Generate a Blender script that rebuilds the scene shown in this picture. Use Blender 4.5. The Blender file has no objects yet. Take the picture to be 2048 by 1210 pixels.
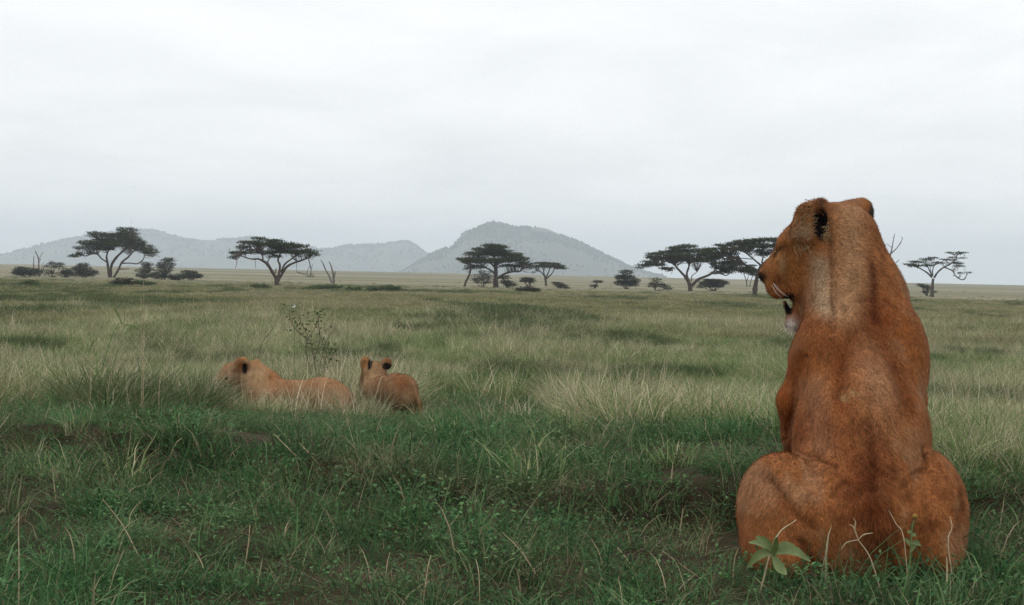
import bpy, math, random
import numpy as np
import openvdb
from mathutils import Matrix, Vector

SC = bpy.context.scene
COL = SC.collection

# ------------------------------------------------------------------ camera
F = 2844.0                      # focal length in photograph pixels (2048 wide)
HC = 0.956                      # eye height above the ground the lioness sits on
PITCH = math.atan(57.0 / F)     # looking a little down
ROLL = math.radians(1.2)        # the photograph is a little tilted
cam_data = bpy.data.cameras.new('camera')
cam_data.sensor_width = 36.0
cam_data.lens = F * 36.0 / 2048.0
cam_data.clip_start = 0.05
cam_data.clip_end = 30000
cam = bpy.data.objects.new('camera', cam_data)
COL.objects.link(cam)
_f = np.array([0, math.cos(PITCH), -math.sin(PITCH)])
_r0 = np.array([1.0, 0, 0]); _u0 = np.array([0, math.sin(PITCH), math.cos(PITCH)])
_r = math.cos(ROLL) * _r0 + math.sin(ROLL) * _u0
_u = -math.sin(ROLL) * _r0 + math.cos(ROLL) * _u0
_C = np.array([0, 0, HC])
m = Matrix.Identity(4)
for i in range(3):
    m[i][0] = _r[i]; m[i][1] = _u[i]; m[i][2] = -_f[i]; m[i][3] = _C[i]
cam.matrix_world = m
SC.camera = cam

# ------------------------------------------------------------------ world: overcast sky
SUN_EL, SUN_AZ = math.radians(58), math.radians(-35)   # azimuth from +Y, negative = to the left
w = bpy.data.worlds.new('World'); SC.world = w; w.use_nodes = True
nt = w.node_tree; nt.nodes.clear()
N = nt.nodes.new; L = nt.links.new
out = N('ShaderNodeOutputWorld')
sky = N('ShaderNodeTexSky'); sky.sky_type = 'NISHITA'; sky.sun_disc = False
sky.sun_elevation = SUN_EL; sky.sun_rotation = SUN_AZ; sky.air_density = 1.5; sky.dust_density = 3.0
bg1 = N('ShaderNodeBackground'); bg1.inputs['Strength'].default_value = 0.10
L(sky.outputs[0], bg1.inputs[0])
tc = N('ShaderNodeTexCoord')
sep = N('ShaderNodeSeparateXYZ'); L(tc.outputs['Generated'], sep.inputs[0])
addz = N('ShaderNodeMath'); addz.operation = 'ADD'; addz.inputs[1].default_value = 0.16; L(sep.outputs[2], addz.inputs[0])
mx = N('ShaderNodeMath'); mx.operation = 'MAXIMUM'; mx.inputs[1].default_value = 0.05; L(addz.outputs[0], mx.inputs[0])
dx = N('ShaderNodeMath'); dx.operation = 'DIVIDE'; L(sep.outputs[0], dx.inputs[0]); L(mx.outputs[0], dx.inputs[1])
dy = N('ShaderNodeMath'); dy.operation = 'DIVIDE'; L(sep.outputs[1], dy.inputs[0]); L(mx.outputs[0], dy.inputs[1])
cmb = N('ShaderNodeCombineXYZ'); L(dx.outputs[0], cmb.inputs[0]); L(dy.outputs[0], cmb.inputs[1])
n1 = N('ShaderNodeTexNoise'); n1.inputs['Scale'].default_value = 1.3; n1.inputs['Detail'].default_value = 7; n1.inputs['Roughness'].default_value = 0.55
n1.inputs['Distortion'].default_value = 0.4
L(cmb.outputs[0], n1.inputs['Vector'])
rmp = N('ShaderNodeValToRGB')
rmp.color_ramp.elements[0].position = 0.28; rmp.color_ramp.elements[0].color = (0.85, 0.868, 0.88, 1)
rmp.color_ramp.elements[1].position = 0.66; rmp.color_ramp.elements[1].color = (1.02, 1.022, 1.03, 1)
L(n1.outputs[0], rmp.inputs[0])
bg2 = N('ShaderNodeBackground'); bg2.inputs['Strength'].default_value = 1.0
L(rmp.outputs[0], bg2.inputs[0])
mixs = N('ShaderNodeMixShader'); mixs.inputs[0].default_value = 0.93
L(bg1.outputs[0], mixs.inputs[1]); L(bg2.outputs[0], mixs.inputs[2]); L(mixs.outputs[0], out.inputs[0])

sun_d = bpy.data.lights.new('sun', 'SUN'); sun_d.energy = 1.0; sun_d.angle = math.radians(25); sun_d.color = (1.0, 0.96, 0.9)
sun = bpy.data.objects.new('sun', sun_d); COL.objects.link(sun)
sdir = Vector((math.sin(SUN_AZ) * math.cos(SUN_EL), math.cos(SUN_AZ) * math.cos(SUN_EL), math.sin(SUN_EL)))
sun.rotation_euler = sdir.to_track_quat('Z', 'Y').to_euler()

vs = SC.view_settings
SC.display_settings.display_device = 'sRGB'
vs.view_transform = 'Standard'; vs.look = 'None'; vs.exposure = 0.2; vs.gamma = 1.0; vs.use_curve_mapping = False
SC.render.engine = 'CYCLES'
cy = SC.cycles
cy.use_denoising = True; cy.denoiser = 'OPENIMAGEDENOISE'; cy.denoising_input_passes = 'RGB_ALBEDO_NORMAL'; cy.denoising_prefilter = 'NONE'
cy.use_adaptive_sampling = True; cy.adaptive_threshold = 0.015
cy.max_bounces = 5; cy.diffuse_bounces = 3; cy.glossy_bounces = 2; cy.transmission_bounces = 2; cy.volume_bounces = 1; cy.transparent_max_bounces = 4
cy.filter_width = 1.5

# ------------------------------------------------------------------ helpers
def P(px, py, d):
    return _C + d * (_f + _r * ((px - 1024.0) / F) + _u * ((605.0 - py) / F))

def hor(px):                     # photograph row of the horizon
    return 548.0 + (px - 1024.0) * math.tan(ROLL)

def _hash(ix, iy, seed):
    h = (ix.astype(np.int64) * 374761393 + iy.astype(np.int64) * 668265263 + seed * 974711) & 0xFFFFFFFF
    h = ((h ^ (h >> 13)) * 1274126177) & 0xFFFFFFFF
    return ((h ^ (h >> 16)) & 0xFFFF) / 65535.0

def vnoise(x, y, seed=0):
    x = np.asarray(x, float); y = np.asarray(y, float)
    ix = np.floor(x); iy = np.floor(y); fx = x - ix; fy = y - iy
    fx = fx * fx * (3 - 2 * fx); fy = fy * fy * (3 - 2 * fy)
    a = _hash(ix, iy, seed); b = _hash(ix + 1, iy, seed); c = _hash(ix, iy + 1, seed); d = _hash(ix + 1, iy + 1, seed)
    return (a * (1 - fx) + b * fx) * (1 - fy) + (c * (1 - fx) + d * fx) * fy

def fbm(x, y, seed=0, octv=4):
    s = 0; a = 0.5; t = 0
    for o in range(octv):
        s = s + a * vnoise(np.asarray(x) * 2 ** o, np.asarray(y) * 2 ** o, seed + o * 17); t += a; a *= 0.5
    return s / t

def sstep(a, b, x):
    t = np.clip((np.asarray(x, float) - a) / (b - a), 0, 1)
    return t * t * (3 - 2 * t)

PY = [-50, 5, 7.5, 9.5, 11, 13.5, 20, 30, 50, 100, 200, 300, 500, 800, 1200, 1300, 1600, 2500, 9000]
PZ = [0, 0, -0.01, -0.13, -0.24, -0.42, -0.72, -0.9, -1.08, -1.3, -1.45, -1.5, -1.3, -0.4, 0.5, 0.42, -2, -8, -8]

def bank_y(x):
    x = np.asarray(x, float)
    return np.interp(x, [-6, -2.84, -1.6, -0.67, 0, 0.73, 2, 5], [10.0, 7.7, 6.8, 6.1, 5.75, 5.6, 5.8, 6.4]) + 0.35 * (fbm(x * 1.3, x * 0 + 3.3, 5, 3) - 0.5)

def gz(x, y):
    x = np.asarray(x, float); y = np.asarray(y, float)
    z = np.interp(y, PY, PZ)
    b = sstep(-0.16, 0.22, y - bank_y(x)) * 0.12 * (1 - sstep(6.8, 10.5, y)) * (0.25 + 1.3 * fbm(x * 0.9, y * 0.2, 9, 2))
    near = 1 - sstep(20, 40, y)
    z = z + b + near * (0.05 * (fbm(x * 1.7, y * 1.7, 1) - 0.5))
    z = z + sstep(12, 40, y) * (1 - sstep(800, 1500, y)) * (0.18 * (fbm(x * 0.11, y * 0.11, 2) - 0.5))
    return z

def raycast(px, py):             # where the sight line through a photograph pixel meets the ground
    d = np.concatenate([np.arange(3, 30, 0.02), np.arange(30, 1200, 0.2)])
    p = _C[None] + d[:, None] * (_f + _r * ((px - 1024.0) / F) + _u * ((605.0 - py) / F))[None]
    k = np.argmax(p[:, 2] < gz(p[:, 0], p[:, 1]))
    return d[k], p[k]

def tag(o, label=None, cat=None, group=None, kind=None):
    if label: o['label'] = label
    if cat: o['category'] = cat
    if group: o['group'] = group
    if kind: o['kind'] = kind
    return o

def mesh_np(name, verts, faces, mat, parent=None, smooth=False, attrs=None, loc=None):
    """faces: (n,3) or (n,4) int array, or list of such arrays"""
    verts = np.asarray(verts, np.float32)
    if loc is not None: verts = verts - np.asarray(loc, np.float32)[None]
    fl = faces if isinstance(faces, list) else [faces]
    me = bpy.data.meshes.new(name)
    me.vertices.add(len(verts)); me.vertices.foreach_set('co', verts.ravel())
    li = np.concatenate([np.asarray(f, np.int32).ravel() for f in fl if len(f)])
    sizes = np.concatenate([np.full(len(f), f.shape[1], np.int32) for f in fl if len(f)])
    st = np.concatenate([[0], np.cumsum(sizes)[:-1]]).astype(np.int32)
    me.loops.add(len(li)); me.loops.foreach_set('vertex_index', li)
    me.polygons.add(len(sizes)); me.polygons.foreach_set('loop_start', st)
    me.update(calc_edges=True)
    me.polygons.foreach_set('use_smooth', np.full(len(sizes), smooth, bool))
    for an, (ty, dat) in (attrs or {}).items():
        a = me.attributes.new(an, ty, 'POINT')
        a.data.foreach_set('color' if 'COLOR' in ty else ('vector' if ty == 'FLOAT_VECTOR' else 'value'), np.ascontiguousarray(dat, np.float32).ravel())
    me.materials.append(mat)
    o = bpy.data.objects.new(name, me)
    COL.objects.link(o)
    if loc is not None: o.location = loc
    if parent is not None:
        o.parent = parent
        if loc is None:
            o.matrix_parent_inverse = Matrix.Translation(parent.location).inverted()
        else:
            o.location = np.asarray(loc) - np.asarray(parent.location)
    return o

def empty(name, loc):
    o = bpy.data.objects.new(name, None); o.location = [float(v) for v in loc]; o.empty_display_size = 0.2
    COL.objects.link(o); return o

def new_mat(name):
    mt = bpy.data.materials.new(name); mt.use_nodes = True
    mt.node_tree.nodes.clear()
    return mt, mt.node_tree.nodes.new, mt.node_tree.links.new

def noise_mat(name, c1, c2, scale, rough=0.9, detail=4, coords='Object', bump=0.0, c3=None, scale3=1.0, spec=0.2):
    mt, N, L = new_mat(name)
    o = N('ShaderNodeOutputMaterial'); b = N('ShaderNodeBsdfPrincipled')
    b.inputs['Roughness'].default_value = rough; b.inputs['Specular IOR Level'].default_value = spec
    t = N('ShaderNodeTexCoord'); n = N('ShaderNodeTexNoise'); n.inputs['Scale'].default_value = scale; n.inputs['Detail'].default_value = detail
    L(t.outputs[coords], n.inputs['Vector'])
    r = N('ShaderNodeValToRGB'); r.color_ramp.elements[0].position = 0.35; r.color_ramp.elements[1].position = 0.65
    r.color_ramp.elements[0].color = (*c1, 1); r.color_ramp.elements[1].color = (*c2, 1)
    L(n.outputs[0], r.inputs[0]); src = r.outputs[0]
    if c3:
        n3 = N('ShaderNodeTexNoise'); n3.inputs['Scale'].default_value = scale3; n3.inputs['Detail'].default_value = 3
        L(t.outputs[coords], n3.inputs['Vector'])
        r3 = N('ShaderNodeValToRGB'); r3.color_ramp.elements[0].position = 0.45; r3.color_ramp.elements[1].position = 0.6
        L(n3.outputs[0], r3.inputs[0])
        mxn = N('ShaderNodeMix'); mxn.data_type = 'RGBA'; L(r3.outputs[0], mxn.inputs[0]); L(src, mxn.inputs[6]); mxn.inputs[7].default_value = (*c3, 1)
        src = mxn.outputs[2]
    L(src, b.inputs['Base Color']); L(b.outputs[0], o.inputs[0])
    if bump:
        bp = N('ShaderNodeBump'); bp.inputs['Strength'].default_value = bump; bp.inputs['Distance'].default_value = 0.05
        L(n.outputs[0], bp.inputs['Height']); L(bp.outputs[0], b.inputs['Normal'])
    return mt

def leaf_mat(name, c1, c2, transl=0.3):
    """foliage: colour varies from face to face with the stored attribute 'shade' (leaf age, 0..1)"""
    mt, N, L = new_mat(name)
    o = N('ShaderNodeOutputMaterial')
    a = N('ShaderNodeAttribute'); a.attribute_name = 'shade'
    mxn = N('ShaderNodeMix'); mxn.data_type = 'RGBA'; L(a.outputs['Fac'], mxn.inputs[0])
    mxn.inputs[6].default_value = (*c1, 1); mxn.inputs[7].default_value = (*c2, 1)
    d = N('ShaderNodeBsdfDiffuse'); t = N('ShaderNodeBsdfTranslucent'); s = N('ShaderNodeMixShader'); s.inputs[0].default_value = transl
    L(mxn.outputs[2], d.inputs[0]); L(mxn.outputs[2], t.inputs[0]); L(d.outputs[0], s.inputs[1]); L(t.outputs[0], s.inputs[2]); L(s.outputs[0], o.inputs[0])
    return mt

def tube(pts, rad, sides=7, seed=0, wob=0.0):
    """tapered tube through pts, Catmull-Rom smoothed; returns verts, quads"""
    pts = np.asarray(pts, float); rad = np.asarray(rad, float)
    if len(pts) > 2:
        ext = np.vstack([2 * pts[0] - pts[1], pts, 2 * pts[-1] - pts[-2]]); o = []; rr = []
        for i in range(len(pts) - 1):
            p0, p1, p2, p3 = ext[i:i + 4]
            for t in np.linspace(0, 1, 4, endpoint=False):
                o.append(0.5 * ((2 * p1) + (-p0 + p2) * t + (2 * p0 - 5 * p1 + 4 * p2 - p3) * t * t + (-p0 + 3 * p1 - 3 * p2 + p3) * t ** 3))
                rr.append(rad[i] * (1 - t) + rad[i + 1] * t)
        o.append(pts[-1]); rr.append(rad[-1]); pts = np.array(o); rad = np.array(rr)
    rng = np.random.default_rng(seed)
    if wob: rad = rad * (1 + wob * (rng.random(len(rad)) - 0.5))
    tan = np.gradient(pts, axis=0); tan /= np.linalg.norm(tan, axis=1)[:, None] + 1e-9
    ref = np.where(np.abs(tan[:, 1:2]) > 0.9, np.array([[1.0, 0, 0]]), np.array([[0, 1.0, 0]]))
    a = np.cross(tan, ref); a /= np.linalg.norm(a, axis=1)[:, None] + 1e-9
    b = np.cross(tan, a)
    th = np.linspace(0, 2 * np.pi, sides, endpoint=False)
    V = pts[:, None] + rad[:, None, None] * (np.cos(th)[None, :, None] * a[:, None] + np.sin(th)[None, :, None] * b[:, None])
    n = len(pts); idx = np.arange(n * sides).reshape(n, sides)
    q = np.stack([idx[:-1], np.roll(idx, -1, 1)[:-1], np.roll(idx, -1, 1)[1:], idx[1:]], -1).reshape(-1, 4)
    return V.reshape(-1, 3), q, pts, rad

class Parts:
    def __init__(s): s.v = []; s.f = []; s.n = 0
    def add(s, v, f):
        s.v.append(v); s.f.append(f + s.n); s.n += len(v)
    def build(s, name, mat, parent=None, **k):
        by = {}
        for f in s.f: by.setdefault(f.shape[1], []).append(f)
        return mesh_np(name, np.vstack(s.v), [np.vstack(x) for x in by.values()], mat, parent, **k)

# ------------------------------------------------------------------ materials
def ground_material():
    mt, N, L = new_mat('savanna_soil')
    o = N('ShaderNodeOutputMaterial'); b = N('ShaderNodeBsdfPrincipled'); b.inputs['Roughness'].default_value = 1.0; b.inputs['Specular IOR Level'].default_value = 0.05
    g = N('ShaderNodeNewGeometry'); sp = N('ShaderNodeSeparateXYZ'); L(g.outputs['Position'], sp.inputs[0])
    # far plain: bands of short pale grass and greener sward
    mp = N('ShaderNodeMapping'); mp.inputs['Scale'].default_value = (0.004, 0.012, 0.0); L(g.outputs['Position'], mp.inputs['Vector'])
    n1 = N('ShaderNodeTexNoise'); n1.inputs['Scale'].default_value = 1.0; n1.inputs['Detail'].default_value = 8; n1.inputs['Roughness'].default_value = 0.6; L(mp.outputs[0], n1.inputs['Vector'])
    r1 = N('ShaderNodeValToRGB'); e = r1.color_ramp.elements
    e[0].position = 0.36; e[0].color = (0.125, 0.128, 0.075, 1); e[1].position = 0.62; e[1].color = (0.245, 0.220, 0.150, 1)
    L(n1.outputs[0], r1.inputs[0])
    n2 = N('ShaderNodeTexNoise'); n2.inputs['Scale'].default_value = 3.0; n2.inputs['Detail'].default_value = 6; L(g.outputs['Position'], n2.inputs['Vector'])
    r2 = N('ShaderNodeValToRGB'); e = r2.color_ramp.elements
    e[0].position = 0.3; e[0].color = (0.022, 0.016, 0.010, 1); e[1].position = 0.7; e[1].color = (0.055, 0.045, 0.026, 1)
    L(n2.outputs[0], r2.inputs[0])
    mr = N('ShaderNodeMapRange'); mr.inputs['From Min'].default_value = 60; mr.inputs['From Max'].default_value = 230; L(sp.outputs[1], mr.inputs['Value'])
    mx = N('ShaderNodeMix'); mx.data_type = 'RGBA'; L(mr.outputs[0], mx.inputs[0]); L(r2.outputs[0], mx.inputs[6]); L(r1.outputs[0], mx.inputs[7])
    L(mx.outputs[2], b.inputs['Base Color']); L(b.outputs[0], o.inputs[0])
    bp = N('ShaderNodeBump'); bp.inputs['Strength'].default_value = 0.6; bp.inputs['Distance'].default_value = 0.03; L(n2.outputs[0], bp.inputs['Height']); L(bp.outputs[0], b.inputs['Normal'])
    return mt

def grass_material(name, g1, g2, d1, d2, patch_scale, transl=0.35, dry_gain=1.0, dry_bias=0.0):
    """blade colour: green <-> straw by the blade's own 'dry', greener or drier in natural patches over the ground"""
    mt, N, L = new_mat(name)
    o = N('ShaderNodeOutputMaterial')
    a = N('ShaderNodeAttribute'); a.attribute_name = 'dry'
    a2 = N('ShaderNodeAttribute'); a2.attribute_name = 'shade'
    oi = N('ShaderNodeObjectInfo')
    g = N('ShaderNodeNewGeometry')
    n = N('ShaderNodeTexNoise'); n.inputs['Scale'].default_value = patch_scale; n.inputs['Detail'].default_value = 3; L(g.outputs['Position'], n.inputs['Vector'])
    mr = N('ShaderNodeMapRange'); mr.inputs['From Min'].default_value = 0.35; mr.inputs['From Max'].default_value = 0.65
    mr.inputs['To Min'].default_value = -0.28 + dry_bias; mr.inputs['To Max'].default_value = 0.28 + dry_bias; L(n.outputs[0], mr.inputs['Value'])
    ml = N('ShaderNodeMath'); ml.operation = 'MULTIPLY_ADD'; ml.use_clamp = True; L(a.outputs['Fac'], ml.inputs[0]); ml.inputs[1].default_value = dry_gain; L(mr.outputs[0], ml.inputs[2])
    gm = N('ShaderNodeMix'); gm.data_type = 'RGBA'; L(a2.outputs['Fac'], gm.inputs[0]); gm.inputs[6].default_value = (*g1, 1); gm.inputs[7].default_value = (*g2, 1)
    dm = N('ShaderNodeMix'); dm.data_type = 'RGBA'; L(a2.outputs['Fac'], dm.inputs[0]); dm.inputs[6].default_value = (*d1, 1); dm.inputs[7].default_value = (*d2, 1)
    cm = N('ShaderNodeMix'); cm.data_type = 'RGBA'; L(ml.outputs[0], cm.inputs[0]); L(gm.outputs[2], cm.inputs[6]); L(dm.outputs[2], cm.inputs[7])
    hv = N('ShaderNodeHueSaturation'); vr = N('ShaderNodeMapRange'); vr.inputs['To Min'].default_value = 0.6; vr.inputs['To Max'].default_value = 1.4; L(oi.outputs['Random'], vr.inputs['Value']); L(vr.outputs[0], hv.inputs['Value']); L(cm.outputs[2], hv.inputs['Color'])
    d = N('ShaderNodeBsdfDiffuse'); t = N('ShaderNodeBsdfTranslucent'); s = N('ShaderNodeMixShader'); s.inputs[0].default_value = transl
    L(hv.outputs[0], d.inputs[0]); L(hv.outputs[0], t.inputs[0]); L(d.outputs[0], s.inputs[1]); L(t.outputs[0], s.inputs[2])
    gl = N('ShaderNodeBsdfGlossy'); gl.inputs['Roughness'].default_value = 0.45; gl.inputs['Color'].default_value = (0.9, 0.95, 1.0, 1)
    s2 = N('ShaderNodeMixShader'); s2.inputs[0].default_value = 0.006; L(s.outputs[0], s2.inputs[1]); L(gl.outputs[0], s2.inputs[2]); L(s2.outputs[0], o.inputs[0])
    return mt

M_ground = ground_material()
M_bark = noise_mat('acacia_bark', (0.055, 0.042, 0.034), (0.11, 0.085, 0.07), 6.0, bump=0.4)
M_deadwood = noise_mat('weathered_deadwood', (0.10, 0.085, 0.075), (0.17, 0.15, 0.135), 5.0, bump=0.3)
M_leaf_acacia = leaf_mat('acacia_leaf', (0.026, 0.038, 0.017), (0.082, 0.098, 0.044), 0.25)
M_leaf_thorn = leaf_mat('thorn_bush_leaf', (0.026, 0.032, 0.019), (0.070, 0.076, 0.045), 0.22)
M_leaf_green = leaf_mat('green_shrub_leaf', (0.04, 0.065, 0.024), (0.12, 0.155, 0.062), 0.28)
M_hill = noise_mat('hill_scrub_ground', (0.055, 0.060, 0.040), (0.105, 0.100, 0.066), 0.012, detail=8, coords='Object', c3=(0.062, 0.066, 0.046), scale3=0.004)
M_scrub = leaf_mat('hill_tree_leaf', (0.045, 0.05, 0.032), (0.08, 0.085, 0.052), 0.2)
M_mast = noise_mat('mast_steel', (0.25, 0.25, 0.25), (0.3, 0.3, 0.3), 1.0)

# ------------------------------------------------------------------ ground sheet
ys = np.concatenate([np.linspace(-12, 3, 16), np.arange(3.1, 12, 0.05), 12 * (1.02 ** np.arange(0, 335))])
ys = ys[ys < 9000]; ys = np.append(ys, 9000)
nx = 260
xs = np.linspace(-1, 1, nx); xs = np.sign(xs) * np.abs(xs) ** 1.6
HW = 9 + 0.95 * np.abs(ys)
X = xs[None] * HW[:, None]; Y = np.repeat(ys[:, None], nx, 1)
Z = gz(X, Y)
idx = np.arange(X.size).reshape(X.shape)
q = np.stack([idx[:-1, :-1], idx[:-1, 1:], idx[1:, 1:], idx[1:, :-1]], -1).reshape(-1, 4)
ground = mesh_np('ground', np.stack([X, Y, Z], -1).reshape(-1, 3), q, M_ground, smooth=True)
tag(ground, kind='structure')

# ------------------------------------------------------------------ hills
HILLB = -8.0
def make_hill(name, prof, D, depth, seed, ntrees):
    prof = np.array(prof, float)
    pts = np.array([P(a, b, D) for a, b in prof])
    hx, hz = pts[:, 0], pts[:, 2]
    nxh, nyh = 260, 60
    xx = np.linspace(hx[0] - 250, hx[-1] + 250, nxh)
    v = np.linspace(-1, 1, nyh)
    def hgt(x, v):
        H = np.interp(x, hx, hz, left=HILLB, right=HILLB) - HILLB
        edge = sstep(hx[0] - 250, hx[0], x) * (1 - sstep(hx[-1], hx[-1] + 250, x))
        sh = np.clip(1 - np.abs(v) ** 1.5, 0, 1)
        gully = fbm(x * 0.006, v * 1.5 + 7, seed, 4) - 0.5
        hh = H * (sh + 0.5 * gully * np.abs(v) * (1 - np.abs(v)) * 2)
        hh = hh * (1 - 0.12 * np.abs(v)) + 7 * (fbm(x * 0.02, v * 10, seed + 3, 3) - 0.5) * sh
        return HILLB - 1 + hh * edge
    XX, VV = np.meshgrid(xx, v); ZZ = hgt(XX, VV); YY = D + VV * depth + 80 * (fbm(XX * 0.003, VV, seed + 8, 2) - 0.5)
    ix = np.arange(XX.size).reshape(XX.shape)
    q = np.stack([ix[:-1, :-1], ix[:-1, 1:], ix[1:, 1:], ix[1:, :-1]], -1).reshape(-1, 4)
    o = mesh_np(name, np.stack([XX, YY, ZZ], -1).reshape(-1, 3), q, M_hill, smooth=True)
    tag(o, kind='structure')
    # trees far away on the slopes, too small to tell apart: one mass of low leafy lumps
    rng = np.random.default_rng(seed)
    x = rng.uniform(hx[0], hx[-1], ntrees * 3); vv = np.abs(rng.normal(0, 0.42, ntrees * 3)) * -1
    vv[: ntrees // 2] = rng.normal(0, 0.03, ntrees // 2)
    keep = (vv > -1) & (fbm(x * 0.012, vv * 6, seed + 5, 3) > rng.uniform(0.35, 0.62, len(x)))
    x = x[keep][:ntrees]; vv = vv[keep][:ntrees]
    zz = hgt(x, vv); yy = D + vv * depth + 80 * (fbm(x * 0.003, vv, seed + 8, 2) - 0.5)
    r = rng.uniform(2.0, 5.0, len(x)) * (D / 4500)
    octv = np.array([[1, 0, 0], [.3, .95, 0], [-.8, .6, 0], [-.8, -.6, 0], [.3, -.95, 0], [.3, .2, .8], [-.4, -.2, .75], [0, 0, -.8]], float)
    octf = np.array([[0, 1, 5], [1, 2, 5], [2, 6, 5], [2, 3, 6], [3, 4, 6], [4, 0, 5], [4, 5, 6], [1, 0, 7], [2, 1, 7], [3, 2, 7], [4, 3, 7], [0, 4, 7]])
    V = octv[None] * r[:, None, None] * (1 + 0.4 * rng.normal(size=(len(x), 8, 1))) + np.stack([x, yy, zz + r * 0.5], -1)[:, None]
    Fc = (octf[None] + (np.arange(len(x)) * 8)[:, None, None]).reshape(-1, 3)
    s = mesh_np('hillside_scrub', V.reshape(-1, 3), Fc, M_scrub, attrs={'shade': ('FLOAT', np.repeat(rng.random(len(x)), 8))})
    tag(s, 'dark specks of scrub and trees covering ' + ('the tall central hill' if name == 'hill' else 'the long pale ridge'), 'scrub', kind='stuff')
    return o, hgt

make_hill('hill_range', [(-60, 533), (0, 521), (40, 511), (75, 500), (110, 486), (150, 475), (200, 468), (250, 462), (300, 461), (325, 464), (345, 471), (372, 479), (400, 481), (440, 479), (480, 477), (510, 473), (545, 480), (600, 492), (640, 499), (665, 498), (690, 492), (730, 490), (770, 488), (800, 484), (818, 484), (832, 491), (850, 505), (870, 517), (900, 530), (930, 545)], 6200, 900, 11, 2600)
make_hill('hill', [(815, 545), (845, 519), (870, 506), (886, 499), (904, 494), (912, 486), (920, 476), (930, 465), (945, 460), (962, 452), (975, 447), (992, 444), (1010, 446), (1030, 452), (1055, 455), (1078, 454), (1100, 459), (1120, 468), (1148, 480), (1170, 491), (1195, 504), (1220, 516), (1250, 531), (1280, 543), (1310, 551)], 4500, 650, 23, 3200)

# radio mast on the long ridge
b0 = P(263, 466, 6150); t0 = P(263, 436, 6150)
mast = Parts()
for s in range(3):
    a = 2 * math.pi * s / 3; off = np.array([1.2 * math.cos(a), 1.2 * math.sin(a), 0])
    v, f, _, _ = tube([b0 + off, t0 + off * 0.2], [0.35, 0.25], 4); mast.add(v, f)
for k in range(12):
    z = b0 + (t0 - b0) * k / 12
    for s in range(3):
        a = 2 * math.pi * s / 3; a2 = a + 2 * math.pi / 3; g = 1.2 * (1 - 0.8 * k / 12)
        v, f, _, _ = tube([z + [g * math.cos(a), g * math.sin(a), 0], z + (t0 - b0) / 12 + [g * math.cos(a2), g * math.sin(a2), 0]], [0.15, 0.15], 4); mast.add(v, f)
o = mast.build('radio_mast', M_mast, loc=b0)
tag(o, 'thin grey lattice radio mast rising from the long pale ridge', 'mast')

# ------------------------------------------------------------------ trees
def leaf_quads(c, size, rng, up=0.6, aspect=0.5):
    n = len(c)
    nrm = rng.normal(size=(n, 3)); nrm /= np.linalg.norm(nrm, axis=1)[:, None]
    nrm[:, 2] = np.abs(nrm[:, 2]) + up; nrm /= np.linalg.norm(nrm, axis=1)[:, None]
    t = np.cross(nrm, rng.normal(size=(n, 3))); t /= np.linalg.norm(t, axis=1)[:, None] + 1e-9
    b = np.cross(nrm, t)
    s = size[:, None]
    V = np.stack([c - t * s, c - b * s * aspect + t * s * .1, c + t * s, c + b * s * aspect - t * s * .1], 1)
    return V.reshape(-1, 3), np.arange(4 * n).reshape(n, 4)

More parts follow.
